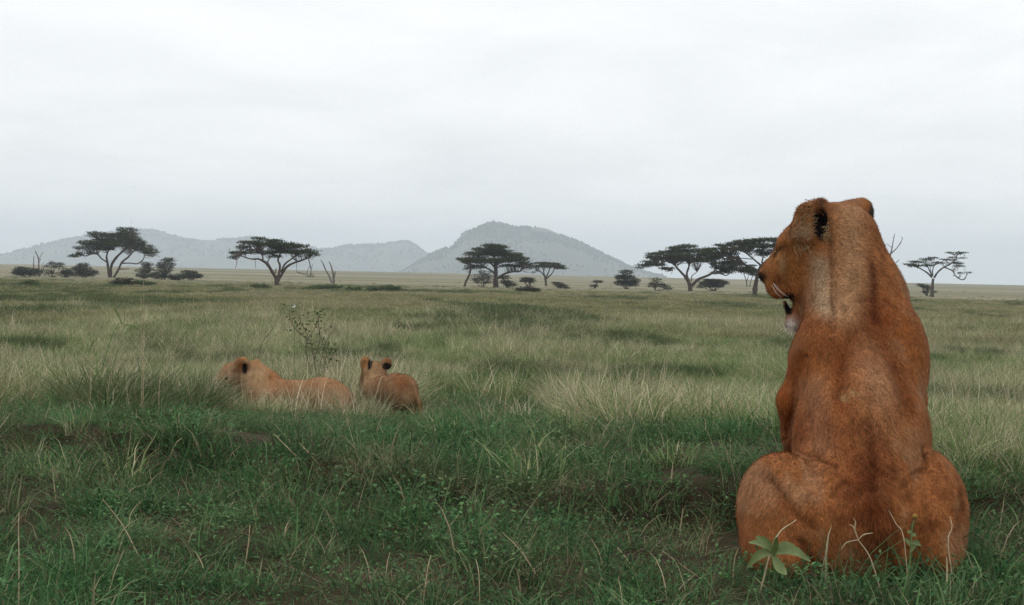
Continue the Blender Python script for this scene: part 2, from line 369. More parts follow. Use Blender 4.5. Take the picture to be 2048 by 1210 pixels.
def make_tree(name, label, cat, base_px, limbs, pads, seed, org, zs, leafmat=None, barkmat=None, leaf=0.145, dens=24.0, dd=None, group=None, twig=0.5, crown_name='crown', wide=1.0, depth_k=0.9):
    """limbs / pads measured on an enlargement of the photograph: org + coordinate / zs"""
    rng = np.random.default_rng(seed)
    T = lambda x, y: (org[0] + x / zs, org[1] + y / zs)
    bp = T(*base_px)
    D, _ = raycast(*bp)
    if dd: D = dd
    s = D / F                                   # metres per photograph pixel at the tree
    g = P(*bp, D); g[2] = float(gz(g[0], g[1]))
    e = empty(name, g); tag(e, label, cat, group)
    tr = Parts(); samp_px = []; samp_3d = []
    for li, lb in enumerate(limbs):
        px = np.array([T(a, b) for a, b, *_ in lb]); n = len(lb)
        rad = np.array([l[2] if len(l) > 2 else np.nan for l in lb], float)
        if np.isnan(rad[0]): rad[0] = 9
        if np.isnan(rad[-1]): rad[-1] = max(2.0, rad[0] * 0.35)
        ok = ~np.isnan(rad); rad = np.interp(np.arange(n), np.arange(n)[ok], rad[ok]) / zs * s * wide
        d0 = D
        if samp_px:
            dist = np.linalg.norm(np.vstack(samp_px) - px[0], axis=1); k = np.argmin(dist)
            if dist[k] * zs < 40: d0 = np.vstack(samp_3d)[k][1]
        ln = np.linalg.norm(px[-1] - px[0]) * s
        span = rng.uniform(-0.55, 0.55) * ln if li else 0.0
        ds = d0 + span * np.linspace(0, 1, n)
        pts = np.array([P(a, b, dp / math.cos(PITCH)) for (a, b), dp in zip(px, ds)])
        if lb[0][1] >= base_px[1] - 40: pts[0, 2] = float(gz(pts[0, 0], pts[0, 1])) - 0.15
        v, f, sp, sr = tube(pts, rad, 7, seed + li, 0.25); tr.add(v, f)
        # photograph position of the samples
        rel = sp - _C; dep = rel @ _f
        samp_px.append(np.stack([1024 + F * (rel @ _r) / dep, 605 - F * (rel @ _u) / dep], -1)); samp_3d.append(sp)
    S3 = np.vstack(samp_3d)
    LV = []; LF = []; SH = []; nv = 0
    for (cx, cy, rx, ry) in pads:
        px, py = T(cx, cy); R = rx / zs * s; H = ry / zs * s
        off = rng.uniform(-0.6, 0.6) * R
        c = P(px, py, D + off)
        ncl = max(5, int(dens * (R * R + 0.4 * R) * depth_k))
        th = rng.uniform(0, 2 * np.pi, ncl); rr = np.sqrt(rng.random(ncl))
        cc = c[None] + np.stack([R * rr * np.cos(th), R * depth_k * rr * np.sin(th), H * (rng.uniform(-0.75, 0.8, ncl) * np.sqrt(1 - rr ** 2 * 0.9))], -1)
        for k in range(ncl):
            nl = rng.integers(8, 15); cr = rng.uniform(0.25, 0.5) * (leaf / 0.17)
            pp = cc[k] + rng.normal(size=(nl, 3)) * np.array([cr, cr, cr * 0.28])
            v, f = leaf_quads(pp, rng.uniform(0.6, 1.25, nl) * leaf, rng, 0.55)
            LV.append(v); LF.append(f + nv); nv += len(v)
            SH.append(np.repeat(np.clip(rng.normal(rng.uniform(0.2, 0.8), 0.18, nl), 0, 1), 4))
            if rng.random() < twig:
                dist = np.linalg.norm(S3 - cc[k], axis=1) + 0.6 * np.maximum(0, S3[:, 2] - cc[k][2]); j = np.argmin(dist)
                a = S3[j]; b = cc[k]; mid = (a + b) / 2 + rng.normal(size=3) * 0.08 * np.linalg.norm(a - b) - np.array([0, 0, 0.06 * np.linalg.norm(a - b)])
                v, f, _, _ = tube([a, mid, b], np.array([0.05, 0.035, 0.015]) * leaf / 0.17, 4); tr.add(v, f)
    tr.build('trunk' if cat == 'tree' else 'stems', barkmat or M_bark, e)
    if LV:
        mesh_np(crown_name, np.vstack(LV), np.vstack(LF), leafmat or M_leaf_acacia, e, attrs={'shade': ('FLOAT', np.concatenate(SH))})
    return e

ZS = 4.876
make_tree('acacia_tree', 'tall spreading acacia with three slanting trunks and a tufted two-humped crown', 'tree', (1075, 610),
    [[(1068, 612, 14), (1055, 520, 12), (1045, 450, 11), (1040, 400, 9), (1065, 320, 6)],
     [(1082, 606, 12), (1085, 500, 13), (1130, 420, 12), (1200, 350, 10), (1250, 300, 9), (1245, 220, 5)],
     [(1105, 612, 12), (1150, 540, 11), (1190, 460, 10), (1240, 420, 9), (1270, 390, 8), (1330, 320, 4)],
     [(1045, 460, 8), (990, 425, 7), (945, 380, 7), (875, 385, 6), (840, 400, 5), (740, 385, 4)],
     [(1190, 470, 7), (1280, 470, 6), (1340, 475, 6), (1395, 435, 6), (1410, 380, 4)],
     [(1160, 528, 6), (1262, 526, 4)],
     [(1070, 340, 6), (1010, 290, 4), (950, 230, 3)], [(1230, 320, 6), (1320, 330, 4), (1430, 360, 3)]],
    [(1240, 140, 95, 35), (1230, 190, 120, 40), (1260, 230, 110, 40), (950, 190, 105, 40), (860, 270, 105, 34), (1050, 255, 130, 45), (1150, 280, 150, 45), (775, 320, 60, 24), (715, 400, 48, 16), (775, 375, 40, 14), (1320, 270, 105, 40), (1440, 350, 100, 40), (1390, 310, 100, 40), (1500, 385, 40, 34), (930, 300, 90, 34), (1060, 195, 70, 28), (1000, 330, 110, 26), (1140, 210, 80, 30)], 101, (0, 430), ZS)
make_tree('acacia_tree', 'flat-topped acacia with forked trunk and dangling twigs beside the bare forked snag', 'tree', (655, 692),
    [[(655, 695, 24), (650, 640, 22), (648, 590, 20)],
     [(640, 610, 17), (605, 550, 16), (560, 480, 15), (520, 450, 12), (470, 428, 10), (400, 428, 7), (300, 400, 5)],
     [(665, 600, 12), (680, 530, 11), (680, 480, 10), (663, 440, 9), (690, 370, 6)],
     [(660, 640, 16), (700, 580, 14), (740, 515, 13), (800, 475, 11), (900, 440, 9), (965, 415, 6)],
     [(690, 560, 10), (730, 480, 9), (780, 440, 8), (840, 400, 5)],
     [(640, 570, 6), (645, 520, 5)], [(515, 445, 9), (512, 400, 7), (480, 360, 5)], [(560, 470, 7), (575, 430, 5), (620, 400, 3)],
     [(265, 405, 4), (262, 460, 3), (248, 520, 2)], [(960, 425, 5), (975, 480, 4), (985, 540, 4), (978, 608, 3)], [(985, 540, 3), (1000, 480, 2)], [(842, 450, 3), (846, 555, 2)], [(440, 430, 3), (444, 520, 2)], [(975, 490, 3), (935, 580, 2)]],
    [(480, 228, 65, 18), (400, 268, 110, 22), (620, 255, 90, 24), (560, 288, 150, 24), (750, 288, 120, 26), (860, 305, 100, 28), (930, 350, 105, 30), (1000, 382, 55, 28), (325, 312, 70, 20), (262, 370, 70, 22), (215, 412, 42, 18), (560, 365, 100, 26), (420, 345, 60, 18), (640, 402, 50, 14), (820, 362, 115, 30), (700, 325, 110, 24), (700, 355, 70, 20), (975, 590, 18, 22), (350, 365, 60, 14)], 102, (420, 430), ZS)
make_tree('acacia_tree', 'broad domed acacia below the tall hill with a leaning dead stem propping its crown', 'tree', (645, 705),
    [[(645, 708, 34), (640, 640, 24), (642, 560, 20), (640, 490, 18), (620, 400, 10)],
     [(632, 570, 10), (590, 535, 9), (540, 510, 7), (470, 460, 5)],
     [(660, 620, 12), (720, 578, 11), (800, 553, 10), (870, 550, 9), (893, 530, 8), (892, 480, 7), (860, 430, 4)],
     [(333, 692, 12), (355, 640, 11), (385, 580, 11), (396, 520, 10), (400, 460, 6)],
     [(640, 500, 11), (700, 440, 8), (800, 400, 5)], [(640, 520, 10), (560, 440, 8), (450, 400, 5)]],
    [(600, 300, 100, 24), (690, 312, 75, 24), (520, 335, 110, 26), (430, 380, 100, 28), (330, 432, 70, 28), (400, 450, 110, 30), (620, 375, 160, 34), (790, 385, 110, 32), (870, 425, 95, 32), (930, 470, 85, 32), (995, 505, 50, 28), (560, 445, 160, 34), (720, 440, 130, 30), (450, 505, 85, 30), (345, 515, 30, 26), (760, 492, 75, 18), (850, 498, 60, 16), (1015, 560, 18, 14), (680, 350, 110, 30)], 103, (860, 430), ZS, dens=25)
make_tree('acacia_tree', 'small umbrella acacia with fanned branches tucked against the domed acacia', 'tree', (1132, 692),
    [[(1132, 694, 13), (1128, 640, 11), (1120, 595, 10)], [(1118, 595, 7), (1075, 552, 6), (1030, 540, 4)], [(1124, 605, 7), (1108, 550, 6), (1122, 510, 4)], [(1130, 612, 7), (1155, 560, 6), (1172, 510, 4)], [(1134, 622, 8), (1190, 570, 6), (1215, 520, 4)]],
    [(1100, 470, 80, 15), (1190, 474, 70, 15), (1060, 500, 50, 16), (1240, 498, 75, 18), (1292, 520, 42, 12), (1150, 500, 90, 18)], 104, (860, 430), ZS)
make_tree('acacia_tree', 'wide acacia with layered flat crown and low curving right limb', 'tree', (785, 742),
    [[(785, 745, 24), (782, 700, 22), (778, 665, 21)], [(772, 670, 16), (735, 605, 14), (690, 555, 12), (650, 510, 9), (620, 470, 6)], [(770, 650, 13), (748, 580, 11), (768, 510, 9), (775, 460, 6)], [(792, 650, 6), (800, 595, 5), (850, 555, 3)],
     [(790, 700, 16), (860, 630, 15), (950, 592, 12), (1010, 555, 9), (1040, 500, 6)], [(990, 572, 8), (1080, 570, 7), (1130, 590, 6), (1180, 560, 4)], [(690, 555, 6), (600, 470, 5), (480, 440, 4)], [(770, 480, 6), (850, 420, 4)], [(610, 540, 3), (598, 578, 2)]],
    [(760, 305, 95, 24), (640, 320, 85, 22), (560, 358, 85, 18), (450, 378, 85, 22), (385, 402, 40, 14), (480, 420, 125, 22), (370, 458, 65, 20), (325, 490, 55, 18), (285, 516, 32, 10), (440, 482, 100, 20), (560, 520, 70, 14), (660, 390, 160, 28), (850, 350, 120, 28), (940, 335, 65, 20), (760, 430, 150, 30), (890, 440, 120, 30), (640, 440, 70, 20), (950, 395, 95, 30), (700, 350, 110, 24)], 105, (1220, 430), ZS)
make_tree('acacia_tree', 'large tilted acacia with thick pale trunk, its crown partly behind the sitting lioness', 'tree', (1415, 785),
    [[(1415, 790, 28), (1415, 720, 25), (1428, 640, 21), (1445, 560, 18), (1470, 500, 15)], [(1450, 545, 13), (1350, 500, 12), (1230, 455, 10), (1150, 415, 7), (1060, 370, 4)], [(1470, 490, 10), (1400, 430, 8), (1350, 390, 6), (1260, 330, 4)], [(1470, 500, 12), (1530, 440, 9), (1600, 380, 7), (1680, 320, 4)], [(1480, 470, 8), (1490, 390, 6), (1440, 300, 4)], [(1230, 455, 6), (1200, 520, 4), (1120, 540, 3)], [(1390, 430, 5), (1270, 420, 4)]],
    [(1100, 298, 85, 18), (1060, 335, 105, 24), (970, 370, 80, 20), (1000, 415, 85, 28), (1130, 372, 120, 28), (1240, 278, 110, 22), (1320, 258, 110, 20), (1430, 245, 110, 20), (1560, 238, 110, 20), (1640, 250, 80, 22), (1400, 300, 140, 24), (1280, 335, 120, 24), (1530, 300, 100, 28), (1180, 470, 140, 32), (1110, 510, 110, 30), (1260, 525, 130, 30), (1350, 552, 80, 18), (1090, 555, 90, 16), (1500, 380, 80, 30), (1700, 290, 120, 30), (1650, 350, 120, 35), (1450, 350, 70, 22)], 106, (1220, 430), ZS)
make_tree('acacia_tree', 'slight twin-stemmed acacia standing far behind the tilted acacia trunk', 'tree', (1345, 700),
    [[(1337, 702, 6), (1330, 650, 5), (1312, 590, 4), (1300, 550, 3)], [(1362, 700, 5), (1372, 650, 4), (1390, 595, 3), (1400, 550, 2)], [(1330, 650, 4), (1350, 600, 3), (1360, 540, 2)]],
    [(1310, 545, 80, 16), (1390, 540, 60, 16), (1380, 492, 45, 10), (1350, 515, 60, 12)], 107, (1220, 430), ZS)
ZR = 4.48
make_tree('acacia_tree', 'open windswept acacia with tiered thin pads and a drooping bare limb', 'tree', (556, 735),
    [[(556, 740, 20), (558, 690, 15), (560, 630, 12), (566, 570, 11)], [(556, 560, 8), (505, 512, 7), (430, 470, 5), (380, 455, 3)], [(558, 550, 7), (535, 500, 6), (515, 460, 4)], [(562, 545, 6), (560, 500, 5), (575, 455, 3)], [(572, 565, 9), (610, 510, 8), (660, 470, 7), (720, 440, 6), (768, 395, 5), (775, 355, 3)], [(670, 470, 6), (740, 500, 6), (762, 540, 5), (808, 575, 5), (845, 575, 5), (870, 530, 3)], [(760, 400, 4), (820, 385, 3)], [(550, 550, 4), (545, 500, 3), (540, 460, 2)], [(770, 370, 3), (800, 350, 2), (840, 340, 2)], [(800, 560, 3), (740, 540, 2)]],
    [(565, 383, 48, 10), (500, 398, 60, 13), (425, 420, 70, 13), (350, 442, 52, 9), (400, 455, 60, 10), (520, 450, 60, 17), (610, 428, 55, 12), (712, 338, 42, 9), (820, 335, 48, 6), (740, 378, 32, 7), (832, 385, 26, 7), (795, 350, 30, 10), (780, 432, 58, 12), (800, 457, 48, 10), (825, 520, 30, 5), (880, 515, 24, 4), (690, 400, 50, 7)], 108, (1740, 430), ZR, leaf=0.12, dens=20)
# bare trees
make_tree('bare_tree', 'leafless grey tree rising among the round bushes left of the three-trunked acacia', 'tree', (385, 600),
    [[(382, 605, 9), (378, 520, 8), (375, 430, 6), (345, 350, 3)], [(378, 540, 6), (330, 510, 5), (330, 400, 3)], [(380, 560, 6), (440, 495, 5), (520, 440, 2)], [(376, 440, 4), (410, 370, 2)], [(376, 470, 4), (400, 420, 2)], [(400, 540, 3), (425, 460, 2)], [(345, 375, 2), (350, 345, 1)], [(410, 380, 2), (425, 365, 1)]],
    [], 109, (0, 430), ZS, barkmat=M_deadwood)
make_tree('bare_tree', 'bare forked snag of grey dead wood beside the flat-topped acacia', 'tree', (1200, 668),
    [[(1207, 670, 12), (1205, 610, 10), (1195, 550, 8), (1178, 490, 6), (1160, 455, 4)], [(1190, 668, 9), (1165, 600, 8), (1130, 540, 7), (1105, 480, 6), (1080, 435, 3)], [(1208, 620, 8), (1222, 550, 6)], [(1120, 520, 3), (1112, 480, 2)]],
    [], 110, (420, 430), ZS, barkmat=M_deadwood)
make_tree('bare_tree', 'leafless tree with upright twigs showing past the sitting lioness neck', 'tree', (120, 735),
    [[(120, 740, 16), (125, 640, 13), (140, 500, 10), (165, 400, 8), (190, 330, 6), (205, 250, 4), (222, 165, 2)], [(185, 350, 5), (250, 285, 4), (295, 205, 2)], [(195, 290, 3), (150, 258, 2)], [(205, 455, 5), (265, 395, 2)], [(140, 500, 6), (205, 455, 5)], [(150, 340, 3), (185, 365, 3)], [(220, 185, 2), (205, 205, 1)], [(290, 215, 2), (280, 190, 1)], [(262, 272, 2), (282, 240, 1)], [(165, 400, 5), (150, 320, 3), (140, 310, 2)]],
    [], 111, (1740, 430), ZR, barkmat=M_deadwood)

# bushes: a few upright lobes of fine leaves round thin stems
def make_bush(name, label, org, zs, base, pads, seed, mat, leaf=0.105, dens=48, nst=6, group=None):
    rng = np.random.default_rng(seed); pads = [(a, b, c * 1.22, d_ * 1.3) for a, b, c, d_ in pads]
    limbs = []
    for k in range(nst):
        p = pads[k % len(pads)]
        limbs.append([(base[0] + rng.uniform(-0.12, 0.12) * p[2], base[1], 4), ((base[0] + p[0]) / 2 + rng.uniform(-.2, .2) * p[2], (base[1] + p[1]) / 2 + 5, 3), (p[0] + rng.uniform(-.5, .5) * p[2], p[1] - p[3] * rng.uniform(0, .5), 1.5)])
    return make_tree(name, label, 'bush', base, limbs, pads, seed, org, zs, leafmat=mat, leaf=leaf, dens=dens, twig=0.25, crown_name='foliage', group=group)

LB = (0, 430); TB = M_leaf_thorn
make_bush('thorn_bush', 'low rounded dark bush left of the leafless grey tree', LB, ZS, (250, 600), [(200, 540, 60, 40), (250, 550, 100, 42), (330, 560, 65, 38), (180, 570, 50, 26)], 201, TB)
make_bush('thorn_bush', 'arching open bush with bare lower branches beside the leafless grey tree', LB, ZS, (510, 605), [(550, 475, 60, 16), (500, 500, 50, 22), (600, 510, 40, 26), (450, 560, 50, 36), (500, 555, 40, 26), (650, 550, 50, 30)], 202, TB, dens=26)
make_bush('thorn_bush', 'small dark round bush wedged between arching bush and peaked bush', LB, ZS, (640, 610), [(640, 575, 60, 34), (660, 555, 50, 30)], 203, TB)
make_bush('thorn_bush', 'peaked dark bush left of the three-trunked acacia', LB, ZS, (820, 612), [(810, 490, 50, 24), (800, 530, 80, 34), (850, 560, 85, 44), (770, 570, 60, 36), (900, 570, 34, 34)], 204, TB)
make_bush('thorn_bush', 'dark upright bush with a narrow top right of the three-trunked acacia', LB, ZS, (1410, 622), [(1430, 480, 50, 24), (1400, 540, 60, 40), (1400, 590, 60, 30), (1440, 520, 40, 34)], 205, TB)
make_bush('thorn_bush', 'tall shaggy plume-topped bush in the cluster right of the three-trunked acacia', LB, ZS, (1600, 630), [(1640, 440, 55, 28), (1610, 485, 75, 34), (1580, 540, 75, 44), (1550, 590, 90, 34), (1660, 520, 28, 40)], 206, TB, dens=42)
make_bush('thorn_bush', 'low dark bush spreading at the foot of the plume-topped bush', LB, ZS, (1740, 636), [(1740, 600, 70, 30), (1700, 610, 50, 24)], 207, TB)
make_bush('thorn_bush', 'outermost domed bush of the cluster beyond the plume-topped bush', LB, ZS, (1860, 636), [(1840, 560, 60, 26), (1890, 590, 65, 32), (1830, 600, 60, 24), (1930, 600, 30, 26)], 208, TB)
GB = M_leaf_green
make_bush('green_shrub', 'lone fresh green shrub in grass before the leafless grey tree', LB, ZS, (300, 692), [(300, 655, 50, 24), (270, 672, 50, 16), (340, 668, 35, 18)], 209, GB)
make_bush('green_shrub', 'dark low shrub in the grass right of the three-trunked acacia foot', LB, ZS, (1190, 690), [(1210, 630, 60, 22), (1180, 660, 75, 24), (1260, 660, 50, 22), (1120, 676, 28, 14)], 210, TB)
make_bush('green_shrub', 'light green low shrub touching the dark low shrub in grass', LB, ZS, (1400, 684), [(1360, 650, 50, 22), (1420, 665, 70, 15), (1480, 668, 30, 10)], 211, GB)
make_bush('green_shrub', 'green mound shrub left of the flat-topped acacia trunk', (420, 430), ZS, (490, 715), [(480, 690, 60, 18), (530, 700, 45, 16), (440, 695, 35, 14)], 212, GB)
make_bush('green_shrub', 'long low dark green hedge-like shrub below the forked snag', (420, 430), ZS, (1130, 728), [(1060, 705, 75, 18), (1150, 698, 70, 20), (1220, 700, 55, 20), (1000, 715, 50, 12)], 213, GB)
make_bush('green_shrub', 'small ragged green shrub right of the hedge-like shrub', (420, 430), ZS, (1410, 745), [(1430, 715, 45, 22), (1370, 715, 35, 18)], 214, GB)
make_bush('green_shrub', 'straggling pale green shrub rising in two humps on open grass', (420, 430), ZS, (1700, 750), [(1680, 715, 60, 20), (1760, 710, 65, 24), (1600, 720, 55, 20), (1820, 720, 40, 18)], 215, GB)
C0 = (860, 430)
make_bush('thorn_bush', 'greyish feathery bush growing under the domed acacia crown', C0, ZS, (505, 705), [(530, 560, 60, 26), (500, 600, 80, 36), (450, 625, 60, 20), (560, 610, 50, 40), (500, 650, 60, 20), (580, 650, 40, 24)], 216, leaf_mat('grey_thorn_leaf', (0.05, 0.05, 0.04), (0.11, 0.105, 0.085), 0.2), dens=22)
make_bush('thorn_bush', 'dark two-tiered bush right of the domed acacia trunk', C0, ZS, (740, 710), [(725, 610, 45, 22), (750, 655, 55, 22), (790, 680, 50, 20)], 217, TB)
make_bush('thorn_bush', 'little umbrella bush on a thin stem beneath the small umbrella acacia', C0, ZS, (968, 705), [(955, 620, 55, 16), (920, 645, 40, 12), (985, 645, 35, 20)], 218, TB)
make_bush('thorn_bush', 'flat dark mound bush in front of the little umbrella bush', C0, ZS, (950, 755), [(950, 720, 75, 26), (890, 730, 45, 18), (1010, 735, 45, 16)], 219, TB)
make_bush('thorn_bush', 'squat dark bush right of the small umbrella acacia', C0, ZS, (1260, 718), [(1250, 675, 46, 26), (1295, 695, 40, 18), (1225, 665, 25, 16), (1340, 712, 22, 8)], 220, TB)
make_bush('thorn_bush', 'tiny two-tuft bush on the open plain', C0, ZS, (1610, 715), [(1635, 648, 40, 14), (1600, 690, 28, 16)], 221, TB)
make_bush('thorn_bush', 'stout round bush with flat tuft on top right of the tiny bush', C0, ZS, (1920, 722), [(1915, 555, 55, 22), (1900, 600, 75, 22), (1930, 640, 95, 40), (1880, 665, 70, 30), (1980, 670, 50, 34), (1830, 608, 24, 8)], 222, TB, dens=48)
R0 = (1220, 430)
make_bush('thorn_bush', 'loose open bush with a spiky top left of the layered acacia', R0, ZS, (440, 742), [(450, 630, 40, 22), (460, 665, 65, 26), (420, 690, 45, 22), (520, 690, 55, 20), (560, 715, 35, 18)], 223, TB, dens=28)
make_bush('thorn_bush', 'many-stemmed spreading bush between the layered and tilted acacias', R0, ZS, (1010, 742), [(1000, 640, 75, 20), (1060, 655, 75, 24), (950, 665, 70, 22), (890, 695, 35, 26), (1020, 690, 70, 20), (1120, 665, 30, 14)], 224, TB, nst=9)
make_bush('thorn_bush', 'dark forked bush against the windswept acacia trunk', (1740, 430), ZR, (512, 728), [(455, 625, 26, 14), (495, 640, 40, 14), (515, 665, 22, 22), (500, 690, 26, 16), (575, 690, 18, 14)], 225, TB)

# ------------------------------------------------------------------ lions: one smooth body each, grown from blended volumes
class Body:
    def __init__(s, lo, hi, vox):
        s.lo = np.array(lo, float); s.vox = vox
        s.n = np.ceil((np.array(hi) - s.lo) / vox).astype(int)
        s.ax = [(s.lo[i] + vox * np.arange(s.n[i])).astype(np.float32) for i in range(3)]
        s.d = np.full(s.n, 0.3, np.float32)
    def win(s, lo, hi):
        a = np.clip(np.floor((np.array(lo) - s.lo) / s.vox).astype(int), 0, s.n)
        b = np.clip(np.ceil((np.array(hi) - s.lo) / s.vox).astype(int) + 1, 0, s.n)
        sl = tuple(slice(i, j) for i, j in zip(a, b))
        return sl, s.ax[0][sl[0]][:, None, None], s.ax[1][sl[1]][None, :, None], s.ax[2][sl[2]][None, None, :]
    def comb(s, sl, v, k, sub):
        a = s.d[sl]
        if sub:
            v = -v; h = np.maximum(k - np.abs(a - v), 0) / k
            s.d[sl] = np.maximum(a, v) + h * h * k * 0.25
        else:
            h = np.maximum(k - np.abs(a - v), 0) / k
            s.d[sl] = np.minimum(a, v) - h * h * k * 0.25
    def cone(s, a, b, ra, rb, k=0.03, sub=False):
        a = np.array(a, float); b = np.array(b, float); R = max(ra, rb) + k + 4 * s.vox + 0.03
        sl, x, y, z = s.win(np.minimum(a, b) - R, np.maximum(a, b) + R)
        ba = b - a; L2 = ba @ ba + 1e-12
        t = np.clip(((x - a[0]) * ba[0] + (y - a[1]) * ba[1] + (z - a[2]) * ba[2]) / L2, 0, 1)
        dd = np.sqrt((x - a[0] - t * ba[0]) ** 2 + (y - a[1] - t * ba[1]) ** 2 + (z - a[2] - t * ba[2]) ** 2) - (ra + (rb - ra) * t)
        s.comb(sl, dd, k, sub)
    def ell(s, c, r, k=0.03, sub=False, rot=None):
        c = np.array(c, float); r = np.array(r, float); R = r.max() + k + 4 * s.vox + 0.03
        sl, x, y, z = s.win(c - R, c + R)
        X, Y, Z = x - c[0], y - c[1], z - c[2]
        if rot is not None:
            m = np.array(rot)
            X, Y, Z = m[0][0] * X + m[0][1] * Y + m[0][2] * Z, m[1][0] * X + m[1][1] * Y + m[1][2] * Z, m[2][0] * X + m[2][1] * Y + m[2][2] * Z
        k0 = np.sqrt((X / r[0]) ** 2 + (Y / r[1]) ** 2 + (Z / r[2]) ** 2) + 1e-6
        k1 = np.sqrt((X / r[0] ** 2) ** 2 + (Y / r[1] ** 2) ** 2 + (Z / r[2] ** 2) ** 2) + 1e-6
        s.comb(sl, k0 * (k0 - 1) / k1, k, sub)
    def mesh(s):
        g = openvdb.FloatGrid(0.3); g.copyFromArray(s.d)
        p, q = g.convertToQuads(0.0)
        return np.asarray(p) * s.vox + s.lo, np.asarray(q)[:, ::-1]

def vnormals(v, q):
    n = np.zeros_like(v); a = v[q[:, 0]]; b = v[q[:, 1]]; c = v[q[:, 2]]; d = v[q[:, 3]]
    fn = np.cross(c - a, d - b)
    for i in range(4): np.add.at(n, q[:, i], fn)
    return n / (np.linalg.norm(n, axis=1)[:, None] + 1e-12)

def laplace(v, q, it=2, w=0.5):
    e = np.vstack([q[:, [0, 1]], q[:, [1, 2]], q[:, [2, 3]], q[:, [3, 0]]])
    cnt = np.zeros(len(v)); np.add.at(cnt, e[:, 0], 1); np.add.at(cnt, e[:, 1], 1)
    for _ in range(it):
        s = np.zeros_like(v); np.add.at(s, e[:, 0], v[e[:, 1]]); np.add.at(s, e[:, 1], v[e[:, 0]])
        v = v * (1 - w) + w * s / cnt[:, None]
    return v

def fur_material():
    mt, N, L = new_mat('lion_coat')
    o = N('ShaderNodeOutputMaterial'); b = N('ShaderNodeBsdfPrincipled'); b.inputs['Roughness'].default_value = 0.75; b.inputs['Specular IOR Level'].default_value = 0.06
    b.inputs['Sheen Weight'].default_value = 0.04; b.inputs['Sheen Roughness'].default_value = 0.5; b.inputs['Sheen Tint'].default_value = (1.0, 0.75, 0.5, 1)
    a = N('ShaderNodeAttribute'); a.attribute_name = 'coat'
    t = N('ShaderNodeTexCoord'); mp = N('ShaderNodeMapping'); mp.inputs['Scale'].default_value = (1, 1, 0.35); L(t.outputs['Object'], mp.inputs['Vector'])
    n = N('ShaderNodeTexNoise'); n.inputs['Scale'].default_value = 160; n.inputs['Detail'].default_value = 4; L(mp.outputs[0], n.inputs['Vector'])
    n2 = N('ShaderNodeTexNoise'); n2.inputs['Scale'].default_value = 22; n2.inputs['Detail'].default_value = 4; L(mp.outputs[0], n2.inputs['Vector'])
    ad = N('ShaderNodeMath'); ad.operation = 'ADD'; L(n.outputs[0], ad.inputs[0]); L(n2.outputs[0], ad.inputs[1])
    mr = N('ShaderNodeMapRange'); mr.inputs['From Min'].default_value = 0.6; mr.inputs['From Max'].default_value = 1.4; mr.inputs['To Min'].default_value = 0.62; mr.inputs['To Max'].default_value = 1.38; L(ad.outputs[0], mr.inputs['Value'])
    hv = N('ShaderNodeHueSaturation'); L(a.outputs['Color'], hv.inputs['Color']); L(mr.outputs[0], hv.inputs['Value'])
    L(hv.outputs[0], b.inputs['Base Color']); L(b.outputs[0], o.inputs[0])
    bp = N('ShaderNodeBump'); bp.inputs['Strength'].default_value = 0.35; bp.inputs['Distance'].default_value = 0.004; L(ad.outputs[0], bp.inputs['Height']); L(bp.outputs[0], b.inputs['Normal'])
    return mt
M_fur = fur_material()
M_eye = noise_mat('amber_eye', (0.12, 0.06, 0.01), (0.16, 0.09, 0.02), 8, rough=0.1, spec=0.6)
M_whisk = noise_mat('white_whisker', (0.7, 0.68, 0.64), (0.8, 0.78, 0.74), 8, rough=0.5)

def build_lion(name, body, paint, label, loc, nhair, hair_len, flow, seed, smooth_it=2, shag=None):
    v, q = body.mesh(); v = laplace(v, q, smooth_it)
    n = vnormals(v, q)
    if (n * (v - v.mean(0))).sum(1).mean() < 0: q = q[:, ::-1]; n = -n
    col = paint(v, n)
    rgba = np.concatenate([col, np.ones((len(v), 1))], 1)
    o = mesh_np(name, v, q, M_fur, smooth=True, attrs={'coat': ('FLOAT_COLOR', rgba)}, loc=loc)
    tag(o, label, 'lion')
    # short coat: fine hairs lying along the body
    rng = np.random.default_rng(seed)
    a, b, c, d = (v[q[:, i]] for i in range(4))
    ar = np.linalg.norm(np.cross(c - a, d - b), axis=1); k = rng.choice(len(q), nhair, p=ar / ar.sum())
    u, w_ = rng.random((2, nhair))[:, :, None]
    bil = lambda A: (A[q[k, 0]] * (1 - u) + A[q[k, 1]] * u) * (1 - w_) + (A[q[k, 3]] * (1 - u) + A[q[k, 2]] * u) * w_
    p = bil(v); nn = bil(n); nn /= np.linalg.norm(nn, axis=1)[:, None]; cc = bil(col)
    fd = flow(p) + rng.normal(size=(nhair, 3)) * 0.35
    fd = fd - nn * (fd * nn).sum(1)[:, None]; fd /= np.linalg.norm(fd, axis=1)[:, None] + 1e-9
    side = np.cross(nn, fd); ln = hair_len * rng.uniform(0.6, 1.4, nhair)[:, None] * (1 if shag is None else 1 + .75 * shag(p)[:, None]); wd = hair_len * 0.085
    V = np.stack([p - side * wd - nn * 0.001, p + side * wd - nn * 0.001, p + fd * ln + nn * ln * rng.uniform(0.1, 0.4, nhair)[:, None]], 1)
    C = np.clip(cc * rng.uniform(0.45, 1.6, (nhair, 1)), 0, 1); C = np.repeat(np.concatenate([C, np.ones((nhair, 1))], 1), 3, 0)
    fur = mesh_np('fur', V.reshape(-1, 3), np.arange(3 * nhair).reshape(-1, 3), M_fur, attrs={'coat': ('FLOAT_COLOR', C)}, loc=loc, parent=o)
    tag(fur, kind='stuff')
    return o

def gauss(v, c, sx, sz=None, sy=None):
    sz = sz or sx; sy = sy or max(sx, sz) * 2
    return np.exp(-((v[:, 0] - c[0]) / sx) ** 2 - ((v[:, 2] - c[2]) / sz) ** 2 - ((v[:, 1] - c[1]) / sy) ** 2)

# --- sitting lioness, seen from behind, about 4.5 m away
D0 = 4.5
def Q(px, py, dy): return P(px, py, D0 + dy)
def R(r, dy): return r * (D0 + dy) / F

